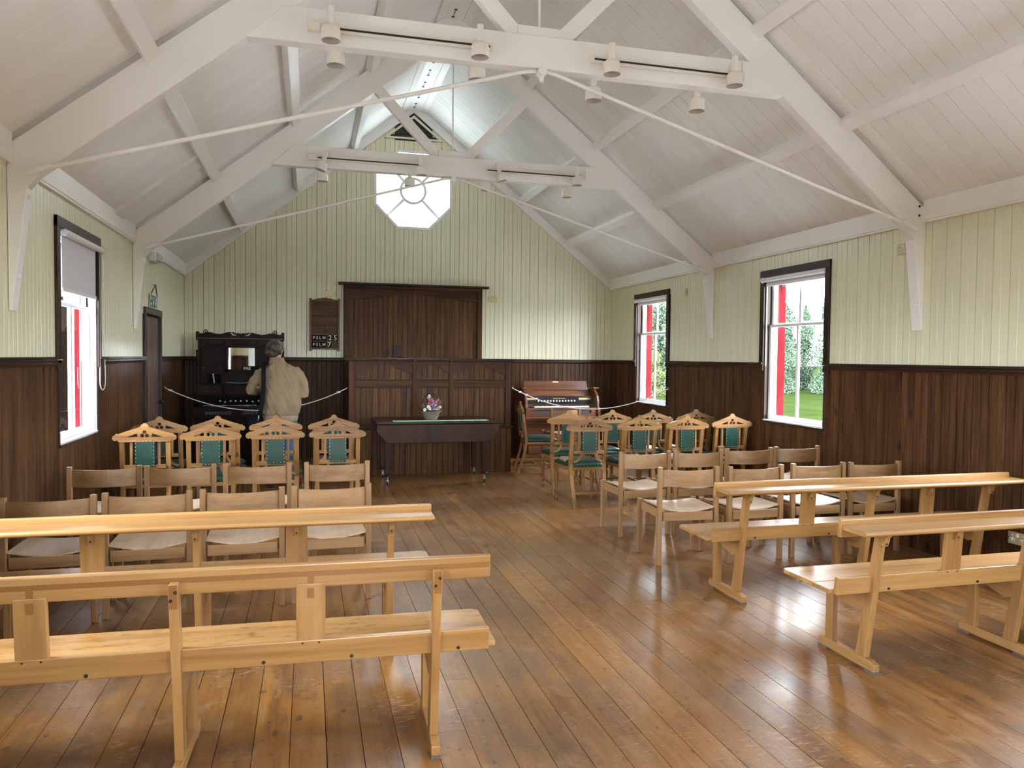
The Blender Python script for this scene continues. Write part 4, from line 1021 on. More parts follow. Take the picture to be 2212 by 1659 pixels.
for b, t, c in (((-.02, -.04, .17), (-.028, -.05, .30), 'pink'), ((.01, -.05, .18), (.0, -.05, .27), 'pink'), ((.02, -.05, .19), (.012, -.05, .25), 'lilac'), ((.06, -.04, .17), (.085, -.04, .265), 'pink'), ((.05, -.04, .18), (.055, -.04, .24), 'lilac'),
                ((.08, -.04, .18), (.115, -.04, .24), 'greenish'), ((-.028, -.04, .27), (-.032, -.05, .315), 'white'), ((-.06, -.03, .15), (-.09, -.04, .20), 'brown'), ((.0, .0, .12), (.03, .0, .19), 'brown')): spike(b, t, c)
m = MB()
for i in range(420):
    a = rf.uniform(0, 6.28); r = .115 * rf.random() ** .5; p = Vector((r * math.cos(a), r * math.sin(a), .105 + rf.uniform(0, .075) * (1 - r / .2))); d = Vector((rf.uniform(-1, 1), rf.uniform(-1, 1), rf.uniform(0, 1))).normalized() * .022; q = Vector((-d.y, d.x, 0)) * .25
    m.add([p, p + d * .5 + q, p + d, p + d * .5 - q], [(0, 1, 2, 3)])
tag(m.build('foliage', 'f_brown', fb), kind='stuff')

# ------------------------------------------------------------------ hymn board
hb = empty('hymn_board', (.230, YB - .012, 0), label='oak psalm board reading PRAISE with PSLM 25 and PSLM 7', cat='board')
for sx in (-1, 1):
    MB().box(sx * .207 - .014, sx * .207 + .014, -.045, -.005, 1.625, 2.410).build('side_stile', 'hymn', hb, .002); MB().box(sx * .207 - .018, sx * .207 + .018, -.05, -.0, 2.41, 2.418).build('finial_cap', 'hymn', hb)
    MB().tube([(sx * .225, -.01, 2.345), (sx * .238, -.015, 2.355), (sx * .243, -.015, 2.345), (sx * .236, -.01, 2.335), (sx * .225, -.01, 2.345)], .003, 5).build('hanging_ring', 'brass', hb)
MB().box(-.193, .193, -.022, -.004, 1.65, 2.385).build('back_board', 'hymnin', hb)
MB().prism([(-.193, 2.372), (.193, 2.372), (.193, 2.392)] + [(.193 - .193 * t, 2.392 + .038 * math.sin(t * PI / 2) ** 1.4) for t in (.3, .6, .8, 1)] + [(-.193 + .193 * t, 2.392 + .038 * math.sin(t * PI / 2) ** 1.4) for t in (.8, .6, .3)] + [(-.193, 2.392)], 'y', -.04, -.008).build('top_rail', 'hymn', hb, .002)
MB().prism([(-.193, 1.672), (.193, 1.672), (.193, 1.652), (.15, 1.645), (.135, 1.657), (-.135, 1.657), (-.15, 1.645), (-.193, 1.652)], 'y', -.04, -.008).build('bottom_rail', 'hymn', hb)
for i in range(7):
    z = 2.280 - i * .1015; MB().box(-.193, .193, -.034, -.02, z - .0045, z + .0045).build('ledge_strip', 'hymn', hb, .001)
MB().box(.030, .042, -.032, -.02, 1.672, 2.288).build('divider', 'hymn', hb)
text('lettering', 'PRAISE', .078, 'hymnink', hb, (0, -.0235, 2.333), bold=.0015, xs=1.15)
for z, num in ((1.823, '25'), (1.7215, '7')):
    c = MB().box(-.190, .030, -.029, -.022, z - .042, z + .042).build('card', 'card', hb)
    text('lettering', 'P S L M', .062, 'cardtext', c, (-.080, -.0298, z), bold=.001, xs=.98)
    for k, ch in enumerate(num):
        xx = .080 + k * .076; xx -= .012 if num == '7' else 0
        d = MB().box(xx - .031, xx + .031, -.029, -.022, z - .042, z + .042).build('card', 'card', hb); text('lettering', ch, .105, 'cardtext', d, (xx, -.0298, z), bold=.0012, xs=.95)
MB().box(.105, .185, -.029, -.022, 1.680, 1.763).build('blank_card', 'hymnin', hb)

# ------------------------------------------------------------------ sockets
def socket(loc, rz, w, h, label, parts=True):
    t = empty('wall_socket', loc, rz, label=label, cat='socket', group='brass wall sockets')
    MB().box(-w / 2, w / 2, -.012, 0, -h / 2, h / 2).build('plate', 'brassplate', t, .003)
    for sx in (-1, 1):
        c = sx * w * .27
        MB().prism([(c - w * .035, -h * .02), (c + w * .035, -h * .02), (c + w * .035, h * .26), (c - w * .035, h * .26)], 'y', -.014, -.011).build('insert', 'plastic', t)
        MB().box(c - w * .13, c + w * .13, -.014, -.011, -h * .24, -h * .02).build('insert', 'plastic', t)
        for dx, dz in ((0, h * .13), (-w * .075, -h * .14), (w * .075, -h * .14)): MB().box(c + dx - .003, c + dx + .003, -.0148, -.0135, dz - .005, dz + .005).build('slot', 'black', t)
        MB().lathe([(.004, -.001), (.004, .0015)], (sx * w * .46, -.0125, 0), 8, 'y').build('screw', 'bolt', t)
    MB().box(-w * .06, w * .06, -.016, -.011, h * .12, h * .38).build('rocker', 'plastic', t)
socket((.311, YB - .001, 2.492), 0, .155, .085, 'brass double socket above the psalm board')
socket((2.836, YB - .001, 2.478), 0, .15, .085, 'brass double socket beside the boarded recess, opposite side from the psalm board')
socket((XR - .001, 5.46, 2.51), -PI / 2, .15, .09, 'brass socket high beside the wall post nearer the benches')
socket((XR - .001, 4.30, .308), -PI / 2, .155, .088, 'brass double socket low on the dark boarding by the nearest bench')
socket((XR - .001, 9.33, 2.45), -PI / 2, .06, .10, 'narrow brass plate partly hidden by the farther wall post')

# ------------------------------------------------------------------ track lights
def track(y, xa, xb, box_left, lab):
    t = empty('lighting_track', ((xa + xb) / 2, y, 3.678), label=lab, cat='light track'); L = (xb - xa) / 2
    MB().box(-L, L, -.030, -.008, -.024, .024).build('housing', 'lampwhite', t, .002); MB().box(-L + (.10 if box_left else .02), L - (.02 if box_left else .10), -.0335, -.029, -.0065, .0065).build('slot', 'black', t)
    e = -L if box_left else L; s_ = -1 if box_left else 1
    MB().box(min(e, e - s_ * .08), max(e, e - s_ * .08), -.040, -.005, -.028, .028).build('feed_box', 'lampwhite', t, .003)
    MB().box(e - .004, e + .004, -.012, -.004, .0, .13).build('cable', 'lampwhite', t)
def spot(loc, tilt, yaw, label, back=False):
    t = empty('spotlight', loc, math.radians(yaw), label=label, cat='spotlight', group='white track spotlights')
    t.rotation_euler = (0, math.radians(tilt), math.radians(yaw))
    MB().lathe([(.023, .0), (.023, -.125)], (0, 0, .085), 14).build('stem', 'lampwhite', t, smooth=False)
    MB().lathe([(.022, -.034), (.046, -.037), (.056, -.047), (.060, -.062), (.060, -.130)], (0, 0, 0), 18, caps=False).build('head', 'lampwhite', t, smooth=True)
    MB().lathe([(.060, -.130), (.0565, -.130), (.054, -.09), (.03, -.055), (.001, -.052)], (0, 0, 0), 18, caps=False).build('reflector', 'lampin', t, smooth=True)
    MB().box(-.01, .01, .02, .055, .0, .03).build('bracket', 'lampwhite', t)
for y, nm in ((T1 - .02, 'nearer truss'), (T2 - .02, 'truss by the octagonal window')):
    track(y, -.01, 1.215, True, 'white light track with black slot, door-wall half of the ' + nm)
    track(y, 1.935, 3.145, False, 'white light track with black slot, window-wall half of the ' + nm)
tl = [(5.20, 'nearer truss'), (8.58, 'truss by the octagonal window')]
SP = {0: [(.135, 3.70, 0, 0), (1.11, 3.70, 0, 0), (2.058, 3.685, 0, 0), (3.026, 3.70, 0, 0)], 1: [(.155, 3.655, 18, 0), (1.185, 3.68, -4, 0), (2.075, 3.675, -16, 0), (3.005, 3.69, 0, 0)]}
SB = {0: [(.172, 3.64), (1.145, 3.64), (2.02, 3.58), (2.86, 3.58)], 1: [(.14, 3.60), (1.10, 3.61), (1.98, 3.62), (2.97, 3.60)]}
on = ['first from the door wall', 'second from the door wall', 'third from the door wall', 'nearest the window wall']
for k, (y, nm) in enumerate(tl):
    for i, (x, z, ti, ya) in enumerate(SP[k]): spot((x, y - .088, z), ti, ya, 'white spotlight, front face of the ' + nm + ', ' + on[i])
    for i, (x, z) in enumerate(SB[k]): spot((x, y + .17, z), 0, 180, 'white spotlight hanging behind the ' + nm + ', ' + on[i])

# ------------------------------------------------------------------ exit sign, emergency lamp
es = empty('exit_sign', (XL + .012, 9.62, 2.16), PI / 2, label='small green fire exit sign hanging on a cord above the door', cat='sign')
es.rotation_euler = (math.radians(4), 0, PI / 2)
MB().box(-.21, .21, -.006, 0, -.075, .075).build('plate', 'plastic', es); MB().box(-.195, .195, -.0075, -.005, -.066, .066).build('green_field', 'signgreen', es)
text('lettering', 'Fire', .065, 'cardtext', es, (-.135, -.008, .030)); text('lettering', 'exit', .065, 'cardtext', es, (-.135, -.008, -.030))
m = MB(); m.box(-.03, .01, -.0082, -.0075, -.05, .02); m.lathe([(.016, -.0082), (.016, -.0075)], (.0, 0, .042), 10, 'y'); m.prism([(-.055, -.03), (-.03, .01), (-.03, -.01)], 'y', -.0082, -.0075); m.prism([(.01, .01), (.045, -.03), (.01, -.01)], 'y', -.0082, -.0075); m.build('running_figure', 'cardtext', es)
m = MB(); m.prism([(.10, .055), (.16, .055), (.16, -.01), (.18, -.01), (.13, -.058), (.08, -.01), (.10, -.01)], 'y', -.0082, -.0075); m.build('arrow', 'cardtext', es)
MB().tube([(-.19, -.004, .07), (0, -.012, .19), (.19, -.004, .07)], .006, 6).build('cord', 'black', es)
MB().tube([(0, .01, .19), (0, -.02, .19)], .006, 6).build('nail', 'bolt', es)
el = empty('emergency_lamp', (XL, 9.52, 2.655), label='small white emergency lamp under the cornice above the door', cat='lamp')
MB().box(.0, .06, -.13, .18, -.055, .055).build('housing', 'plastic', el, .008); MB().box(.06, .11, -.10, .16, -.045, .045).build('diffuser', 'grey', el, .012)
MB().box(.058, .085, -.128, -.04, -.05, .052).build('battery_box', 'plastic', el, .008)

# ------------------------------------------------------------------ barrier ropes
def rope(p, q, sag, label, knots):
    p, q = Vector(p), Vector(q); t = empty('barrier_rope', p, label=label, cat='rope', group='white barrier ropes'); d = q - p
    pts = [d * (i / 36) + Vector((0, 0, -4 * sag * (i / 36) * (1 - i / 36))) for i in range(37)]
    MB().tube(pts, .0062, 7).build('cord', 'rope', t, smooth=True)
    for k in knots:
        c = d * k + Vector((0, 0, -4 * sag * k * (1 - k))); MB().lathe([(.004, -.025), (.011, -.015), (.014, 0), (.010, .016), (.004, .025)], c, 8, 'x').build('knot', 'rope', t)
    for c in (Vector(), d): MB().tube([c + Vector((.0, 0, -.015)), c + Vector((.012, 0, 0)), c + Vector((.0, 0, .018)), c + Vector((-.012, 0, .008))], .005, 6).build('hook', 'brass', t)
rope((XL + .03, 10.20, 1.145), (.476, 10.12, 1.14), .285, 'white barrier rope in front of the tall organ', (.03, .95))
rope((2.685, 10.12, 1.14), (XR - .04, 9.76, 1.14), .285, 'white knotted barrier rope in front of the open organ', (.05, .09, .15, .97))

# ------------------------------------------------------------------ tall reed organ with mirror
og = empty('tall_organ', (-.94, 11.93, 0), label='very dark tall reed organ with carved top, mirror and fretwork', cat='organ')
def ob(name, x0, x1, y0, y1, z0, z1, mat='organ', parent=og, bev=.003): return MB().box(x0, x1, y0, y1, z0, z1).build(name, mat, parent, bev)
for s_ in (-1, 1):
    ob('side_panel', s_ * .62 - .015, s_ * .62 + .015, -.60, -.02, .0, .985); ob('upper_side', s_ * .56 - .014, s_ * .56 + .014, -.33, -.02, .985, 1.80)
    MB().lathe([(.02, .99), (.022, 1.03), (.012, 1.05), (.017, 1.10), (.011, 1.16), (.016, 1.22), (.011, 1.30), (.017, 1.45), (.022, 1.47), (.014, 1.50), (.02, 1.56), (.02, 1.62)], (s_ * .575, -.36, 0), 10).build('turned_post', 'organ', og, smooth=True)
    ob('end_cap', s_ * .575 - .02, s_ * .575 + .02, -.37, -.30, 1.76, 1.88)
    ob('front_leg', s_ * .60 - .03, s_ * .60 + .03, -.64, -.58, 0, .70)
ob('back', -.56, .56, -.03, -.01, 0, 1.80); ob('lower_case', -.60, .60, -.50, -.03, .05, .68); ob('keybed', -.61, .61, -.66, -.03, .68, .70)
ob('panel_back', -.545, .545, -.27, -.25, .985, 1.79); ob('shelf', -.60, .60, -.40, -.03, 1.135, 1.150); ob('desk_top', -.62, .62, -.52, -.03, .975, .99)
ob('cornice_shelf', -.585, .585, -.37, -.02, 1.785, 1.80, 'organ'); ob('cornice_lip', -.585, .585, -.375, -.365, 1.78, 1.792, 'organlt')
ob('base_plinth', -.62, .62, -.55, -.03, 0, .06)
# crest board with scalloped top and ring wheels
cr_ = [(-.575, 1.80), (.575, 1.80), (.575, 1.850), (.51, 1.852), (.44, 1.868), (.39, 1.868), (.35, 1.852), (.28, 1.845), (.21, 1.858), (.17, 1.872), (.09, 1.872), (.08, 1.862), (.03, 1.866), (0, 1.858), (-.03, 1.866), (-.08, 1.862), (-.09, 1.878), (-.18, 1.878), (-.22, 1.862), (-.29, 1.848), (-.36, 1.858), (-.40, 1.873), (-.45, 1.873), (-.51, 1.855), (-.575, 1.853)]
plate_obj('crest', 'organ', og, cr_, [[(-.14, 1.868), (-.115, 1.868), (-.095, 1.845), (-.06, 1.840), (-.06, 1.828), (-.11, 1.830)], [(.14, 1.864), (.115, 1.864), (.095, 1.843), (.06, 1.838), (.06, 1.826), (.11, 1.828)]], .022, (0, -.34, 0))
for s_ in (-1, 1):
    plate_obj('wheel', 'organ', og, circ(s_ * .465, 1.875, .034, 18), [arc(s_ * .465, 1.875, .024, a + .16, a + PI / 2 - .16, 4) + [(s_ * .465 + .006 * math.cos(a + PI / 4), 1.875 + .006 * math.sin(a + PI / 4))] for a in (0, PI / 2, PI, 3 * PI / 2)], .014, (0, -.365, 0))
    ob('panel_frame', s_ * .40 - .12, s_ * .40 + .12, -.285, -.27, 1.36, 1.375, 'organlt'); 
    plate_obj('raised_panel', 'organ', og, [(s_ * .40 - .10, 1.34), (s_ * .40 + .10, 1.34), (s_ * .40 + .10, 1.62), (s_ * .40 + .08, 1.645), (s_ * .40 - .08, 1.645), (s_ * .40 - .10, 1.62)], [], .014, (0, -.282, 0))
    m = MB()
    for k in range(7): m.lathe([(.018 - .001 * k, -.006), (.012, .004)], (s_ * .40 + .010 * math.sin(k * 2.1), -.291, 1.42 + k * .028), 7, 'y')
    m.build('carving', 'organlt' if False else 'organ', og)
    # fluted spandrel carving under the cornice
    plate_obj('spandrel', 'organ', og, [(s_ * .56, 1.775), (s_ * .56, 1.62)] + [(s_ * (.53 - .36 * t), 1.655 + .055 * math.sin(t * PI)) for t in (0, .2, .4, .6, .8, 1)] + [(s_ * .14, 1.70), (s_ * .05, 1.712), (s_ * .03, 1.775)], [], .02, (0, -.345, 0))
    for k in range(8): ob('flute', s_ * (.26 + k * .022) - .004, s_ * (.26 + k * .022) + .004, -.362, -.354, 1.715, 1.760, 'dadox', og, 0)
    for q in (.17, .48): MB().tube([(s_ * q + .03 * math.cos(a) * (1 - a / 14), -.357, 1.735 + .03 * math.sin(a) * (1 - a / 14)) for a in [j * .6 for j in range(16)]], .004, 5).build('scroll', 'dadox', og)
mg = MB().box(-.181, .181, -.006, .006, 1.35, 1.655).build('mirror_glass', 'mirror', og, 0, False, (.005, -.288, 0)); mg.rotation_euler = (0, 0, math.radians(1.1))
for (a, b, c, d) in ((-.215, -.176, 1.31, 1.70), (.186, .225, 1.31, 1.70), (-.215, .225, 1.655, 1.70), (-.215, .225, 1.31, 1.35)): ob('mirror_frame', a, b, -.305, -.272, c, d)
ob('mirror_ledge', -.26, .28, -.33, -.27, 1.285, 1.298); cdm = ob('card', .02, .25, -.315, -.306, 1.325, 1.395, 'card'); text('lettering', 'PAR', .058, 'cardtext', cdm, (.032, -.316, 1.36), align='LEFT', bold=.001)
# desk boxes, stop board, keyboard, fretwork
for s_ in (-1, 1):
    ob('desk_box', s_ * .41 - .17, s_ * .41 + .17, -.44, -.03, .99, 1.135)
    plate_obj('fret', 'dadox', og, [(s_ * .40 - .14, 1.065), (s_ * .40 - .08, 1.03), (s_ * .40 + .08, 1.03), (s_ * .40 + .14, 1.065), (s_ * .40 + .08, 1.10), (s_ * .40 - .08, 1.10)], [circ(s_ * .40 + d, 1.065, .022, 8) for d in (-.075, -.025, .025, .075)], .006, (0, -.444, 0))
ob('stop_board', -.60, .60, -.46, -.44, .865, .975, 'card'); ob('stop_board_rail', -.60, .60, -.47, -.44, .965, .978)
for x, dz in ((-.265, 0), (-.20, -.014), (-.125, 0), (-.058, 0), (.010, 0), (.09, 0), (.17, -.01), (.25, 0)):
    MB().lathe([(.006, .0), (.006, -.02), (.0125, -.022), (.013, -.032), (.008, -.036)], (x, -.46, .905 + dz), 10, 'y').build('stop_knob', 'ivory', og)
ob('keyslip', -.60, .60, -.635, -.62, .69, .83, 'organ'); kb = ob('keyboard', -.50, .50, -.60, -.47, .80, .826, 'ivory', og, .001)
for i in range(36):
    if i % 7 in (2, 6): continue
    MB().box(-.49 + i * .0272, -.476 + i * .0272, -.555, -.47, .826, .838).build('sharp_key', 'keyblack', kb)
mm = grid_mesh(lambda u, v, d: (-.475 + .70 * u, -.625 + .13 * v, .848 + .006 * math.sin(u * 21) * math.sin(v * 5 + u * 9) - d), 26, 3, .002); cl = mm.build('key_cloth', 'paper', None, 0, True, (-.94, 11.93, 0)); tag(cl, 'crumpled white cloth laid along the keys of the tall organ', 'cloth')
for c0 in (-.27, .22):
    MB().box(c0 - .21, c0 + .21, -.6355, -.6345, .705, .790).build('fret_backing', 'grey', og)
    hl = []
    for k in range(7):
        cx = c0 - .15 + k * .05
        for q in range(4):
            a = q * PI / 2; hl.append([(cx + r * math.cos(a + t), .7475 + r * .95 * math.sin(a + t)) for r, t in ((.007, PI / 4), (.022, .35), (.0245, PI / 4), (.022, PI / 2 - .35))])
    plate_obj('fretwork', 'organ', og, [(c0 - .225, .69), (c0 + .225, .69), (c0 + .225, .80), (c0 - .225, .80)], hl, .006, (0, -.64, 0))
for s_ in (-1, 1): ob('pedal', s_ * .12 - .10, s_ * .12 + .10, -.58, -.46, .10, .13)
for k, (x, w_, h_, m_) in enumerate(((-.425, .028, .125, 'bag'), (-.392, .03, .128, 'bag'), (-.352, .026, .135, 'paper'), (-.318, .03, .128, 'bag'), (-.284, .028, .122, 'bag'))):
    bk_ = empty('book', (-.94 + x, 11.93 - .33, 1.1505), label=('pale-edged book leaning', 'dark book')[m_ == 'bag'] + ' on the tall organ shelf, number %s in the short row' % ('one', 'two', 'three', 'four', 'five')[k], cat='book', group='books on the tall organ shelf')
    MB().box(-w_ / 2, w_ / 2, -.045, .045, 0, h_).build('cover', 'bag', bk_, .002); MB().box(-w_ / 2 + .004, w_ / 2 - .004, -.046, .042, .003, h_ + .001).build('pages', 'paper' if m_ == 'paper' else 'bag', bk_)
    if m_ == 'paper': bk_.rotation_euler = (0, math.radians(-7), 0); bk_.location.z += .002
sh = grid_mesh(lambda u, v, d: (-.20 + .36 * u, -.40 + .10 * v, 1.1645 - .010 * math.sin(PI * u) + .004 * v - d), 10, 2, .002).build('music_sheet', 'paper', None, 0, True, (-.94, 11.93, 0)); tag(sh, 'open white sheet of paper on the ledge below the mirror', 'paper')

# ------------------------------------------------------------------ open reed organ on the window side
o2 = empty('open_organ', (3.79, 11.93, 0), label='red-brown reed organ with its lid raised over the keys', cat='organ')
def o2b(name, x0, x1, y0, y1, z0, z1, mat='organlt', parent=o2, bev=.003): return MB().box(x0, x1, y0, y1, z0, z1).build(name, mat, parent, bev)
for s_ in (-1, 1):
    ck = [(-.72, .60), (-.74, .64), (-.735, .74), (-.70, .80), (-.695, .88), (-.66, .97), (-.60, 1.02), (-.55, 1.05), (-.53, 1.08), (-.03, 1.08), (-.03, 0), (-.60, 0), (-.60, .55)]
    MB().prism(ck, 'x', s_ * .585 - .018, s_ * .585 + .018).build('cheek', 'organlt', o2, .004)
    o2b('cheek_cap', s_ * .585 - .045, s_ * .585 + .045, -.60, -.44, 1.08, 1.095); o2b('cheek_column', s_ * .585 - .02, s_ * .585 + .02, -.745, -.70, .62, .79)
o2b('case', -.57, .57, -.50, -.03, .05, .95, 'organlt'); o2b('top', -.57, .57, -.34, -.03, 1.06, 1.08)
for (y0, z0, y1, z1, a, b) in ((-.43, .955, -.37, 1.045, .54, .545), (-.365, 1.05, -.30, 1.19, .535, .525)):
    MB().hexa([(-a, y0, z0), (a, y0, z0), (a, y0 + .018, z0 + .004), (-a, y0 + .018, z0 + .004)], [(-b, y1, z1), (b, y1, z1), (b, y1 + .018, z1), (-b, y1 + .018, z1)]).build('lid_panel', 'organlt', o2, .003)
MB().box(-.05, .05, -.32, -.305, 1.165, 1.183).build('lid_handle', 'ivory', o2, .003)
MB().prism([(-.30, .958), (.30, .958), (.25, .985), (-.24, .985)], 'y', -.47, -.44).build('music_rest', 'organlt', o2, .003)
o2b('fascia', -.565, .565, -.52, -.50, .835, .955, 'fascia')
text('lettering', 'Mason & Hamlin', .030, 'gold', o2, (0, -.5215, .922))
for i in range(13):
    MB().lathe([(.006, 0), (.006, -.014), (.0135, -.016), (.0145, -.026), (.009, -.030)], (-.345 + i * .0492, -.52, .885), 12, 'y').build('stop_knob', 'ivory', o2)
for s_ in (-1, 1):
    for i in range(6):
        MB().prism([(s_ * .435 - .095 + i * .033 + q[0], .917 + q[1]) for q in circ(0, 0, .0185, 8)], 'y', -.5225, -.519).build('gilt_scale', 'gold', o2)
kb = o2b('keyboard', -.45, .44, -.68, -.53, .790, .812, 'ivory', o2, .001)
for i in range(38):
    if i % 7 in (2, 6): continue
    MB().box(-.437 + i * .0229, -.425 + i * .0229, -.635, -.53, .812, .825).build('sharp_key', 'keyblack', kb)
o2b('keybed', -.565, .565, -.69, -.50, .76, .789, 'fascia')
ov = [(-.47, .725)] + arc(-.44, .728, .030, PI, PI / 2, 4)[1:] + arc(.44, .728, .030, PI / 2, 0, 4) + arc(.44, .728, .030, 0, -PI / 2, 4)[1:] + arc(-.44, .728, .030, -PI / 2, -PI, 4)
plate_obj('keyslip', 'organlt', o2, [(-.565, .68), (.565, .68), (.565, .785), (-.565, .785)], [ov], .014, (0, -.70, 0))
o2b('slot_backing', -.55, .55, -.688, -.682, .685, .78, 'slotgrey'); o2b('lower_moulding', -.565, .565, -.725, -.66, .625, .655); o2b('lower_moulding', -.565, .565, -.712, -.66, .655, .68); o2b('key_shelf', -.565, .565, -.70, -.45, .60, .625)
o2b('knee_panel', -.55, .55, -.52, -.50, .52, .60, 'organlt'); o2b('panel_rail', -.55, .55, -.535, -.50, .49, .515); o2b('lower_panel', -.53, .53, -.525, -.50, .22, .48, 'organlt'); o2b('panel_rail', -.55, .55, -.535, -.50, .205, .225)
for s_ in (-1, 1):
    o2b('panel_door', s_ * .27 - .23, s_ * .27 + .23, -.545, -.52, .07, .195); o2b('pedal', s_ * .15 - .11, s_ * .15 + .11, -.62, -.53, .06, .085, 'wicker')
    MB().tube([(s_ * .12 + .02 * math.cos(a), -.54, .36 + .02 * math.sin(a)) for a in [PI * j / 8 for j in range(9)]], .003, 5).build('pull', 'steel', o2)
o2b('plinth', -.60, .60, -.56, -.03, 0, .06)

# rear cabinet seen in the mirror
gc = empty('wall_cabinet', (-1.02, YF + .001, 1.55), label='pale grey metal cabinet on the entrance wall, seen in the mirror', cat='cabinet')
MB().box(-.26, .26, 0, .16, -.42, .38).build('case', 'cabinet', gc, .006); MB().box(-.245, .245, .16, .172, -.405, .365).build('door', 'cabinet', gc, .004); MB().box(.19, .21, .172, .185, -.05, .03).build('handle', 'bolt', gc)

# ------------------------------------------------------------------ visitor seen from behind
def remeshed(m, voxel, mat, name, smooth=6, wrinkle=0, wscale=.08):
    me = m.mesh('tmp', mat); o = put(me, 'tmp'); r = o.modifiers.new('r', 'REMESH'); r.mode = 'VOXEL'; r.voxel_size = voxel
    sm = o.modifiers.new('s', 'SMOOTH'); sm.iterations = smooth; sm.factor = .5
    dg = bpy.context.evaluated_depsgraph_get(); me2 = bpy.data.meshes.new_from_object(o.evaluated_get(dg)); bpy.data.objects.remove(o)
    me2.materials.clear(); me2.materials.append(MT[mat]); me2.polygons.foreach_set('use_smooth', [True] * len(me2.polygons)); me2.name = name
    return me2
def ell(m, c, rx, ry, rz, n=14, k=10):
    pr = []
    vs = []; fs = []
    for i in range(1, k):
        a = PI * i / k
        for j in range(n):
            b = 2 * PI * j / n; vs.append((c[0] + rx * math.sin(a) * math.cos(b), c[1] + ry * math.sin(a) * math.sin(b), c[2] + rz * math.cos(a)))
    top = len(vs); vs.append((c[0], c[1], c[2] + rz)); bot = len(vs); vs.append((c[0], c[1], c[2] - rz))
    for i in range(k - 2):
        for j in range(n):
            j2 = (j + 1) % n; fs.append((i * n + j, (i + 1) * n + j, (i + 1) * n + j2, i * n + j2))
    for j in range(n):
        j2 = (j + 1) % n; fs.append((top, j, j2)); fs.append((bot, (k - 2) * n + j2, (k - 2) * n + j))
    m.add(vs, fs)
def loft(m, rings, n=20):
    vs = []; fs = []
    for (cx, cy, z, rx, ry) in rings:
        for j in range(n):
            a = 2 * PI * j / n; p = 2.4; c, s_ = math.cos(a), math.sin(a)
            vs.append((cx + rx * math.copysign(abs(c) ** (2 / p), c), cy + ry * math.copysign(abs(s_) ** (2 / p), s_), z))
    for i in range(len(rings) - 1):
        for j in range(n):
            j2 = (j + 1) % n; fs.append((i * n + j, i * n + j2, (i + 1) * n + j2, (i + 1) * n + j))
    fs.append(tuple(range(n))[::-1]); fs.append(tuple((len(rings) - 1) * n + j for j in range(n))); m.add(vs, fs)
PXY = (-.325, 9.47)
person = None
def limb(m, pts, rs, n=12): m.tube(pts, .05, n, rs)
# body: one continuous surface
m = MB()
loft(m, [(0, 0, .80, .15, .11), (0, 0, .95, .155, .11), (0, .01, 1.10, .15, .10), (0, .0, 1.28, .17, .11), (0, -.01, 1.40, .15, .09), (-.01, .0, 1.46, .07, .06)])
limb(m, [(-.02, -.005, 1.42), (-.045, .02, 1.50), (-.055, .04, 1.56)], [.062, .056, .056])
HC = Vector((-.056, .040, 1.622)); hr = Matrix.Rotation(math.radians(-38), 3, 'Z')
def hp(x, y, z): return tuple(HC + hr @ Vector((x, y, z)))
ell(m, hp(0, -.01, .015), .074, .090, .092); ell(m, hp(0, .03, -.045), .055, .060, .060)
limb(m, [hp(0, .085, .005), hp(0, .108, -.022), hp(0, .092, -.032)], [.009, .014, .008], 8)
for s_ in (-1, 1): ell(m, hp(s_ * .088, .004, -.022), .012, .018, .030, 8, 6); ell(m, hp(s_ * .03, .076, .008), .012, .010, .009, 8, 6)
for s_, el, wr in ((-1, (-.335, -.02, 1.155), (-.17, .235, 1.17)), (1, (.275, -.03, 1.10), (.135, .225, 1.16))):
    limb(m, [(s_ * .15, -.005, 1.385), (s_ * .20, -.01, 1.35), el, tuple((Vector(el) + Vector(wr)) / 2), wr], [.050, .048, .034, .030, .024])
    w = Vector(wr); d = (w - Vector(el)).normalized(); sd = Vector((0, 0, 1)); pc = w + d * .05; ell(m, tuple(pc), .022, .045, .040)
    for k in range(4):
        b0 = pc + d * .03 + sd * (.028 - k * .019); L = (.062, .070, .066, .052)[k]
        limb(m, [tuple(b0), tuple(b0 + d * L * .5), tuple(b0 + d * L * .75 + Vector((-s_ * L * .35, 0, 0)))], [.0092, .0085, .0075], 7)
    limb(m, [tuple(pc - d * .02 + sd * .025), tuple(pc + sd * .045 + Vector((-s_ * .03, .01, 0))), tuple(pc + d * .03 + sd * .045 + Vector((-s_ * .045, .0, 0)))], [.012, .010, .008], 7)
for s_ in (-1, 1):
    limb(m, [(s_ * .085, 0, .86), (s_ * .095, .01, .50), (s_ * .10, -.01, .28), (s_ * .105, -.01, .09)], [.088, .062, .054, .040]); limb(m, [(s_ * .105, -.04, .045), (s_ * .11, .06, .04), (s_ * .115, .15, .032)], [.038, .040, .030])
me = remeshed(m, .010, 'skin', 'person', 3); person = put(me, 'person'); person.location = (PXY[0], PXY[1], 0)
tag(person, 'person in a beige blouson jacket and blue jeans seen from behind, facing the tall organ', 'person')
# jeans
m = MB(); loft(m, [(0, 0, .78, .172, .125), (0, 0, .95, .170, .122)])
for s_ in (-1, 1): limb(m, [(s_ * .085, 0, .88), (s_ * .092, .0, .75), (s_ * .10, .005, .50), (s_ * .105, -.005, .30), (s_ * .11, -.005, .06)], [.098, .102, .078, .070, .068])
jm = remeshed(m, .012, 'jeans', 'jeans', 3); put(jm, 'jeans', person)
for s_ in (-1, 1):
    m = MB(); limb(m, [(s_ * .108, -.065, .045), (s_ * .112, .03, .048), (s_ * .118, .13, .038), (s_ * .12, .19, .032)], [.040, .045, .043, .028]); m.box(s_ * .115 - .042, s_ * .115 + .042, -.09, .19, 0, .02)
    put(remeshed(m, .010, 'shoe', 'shoe', 2), 'shoe', person)
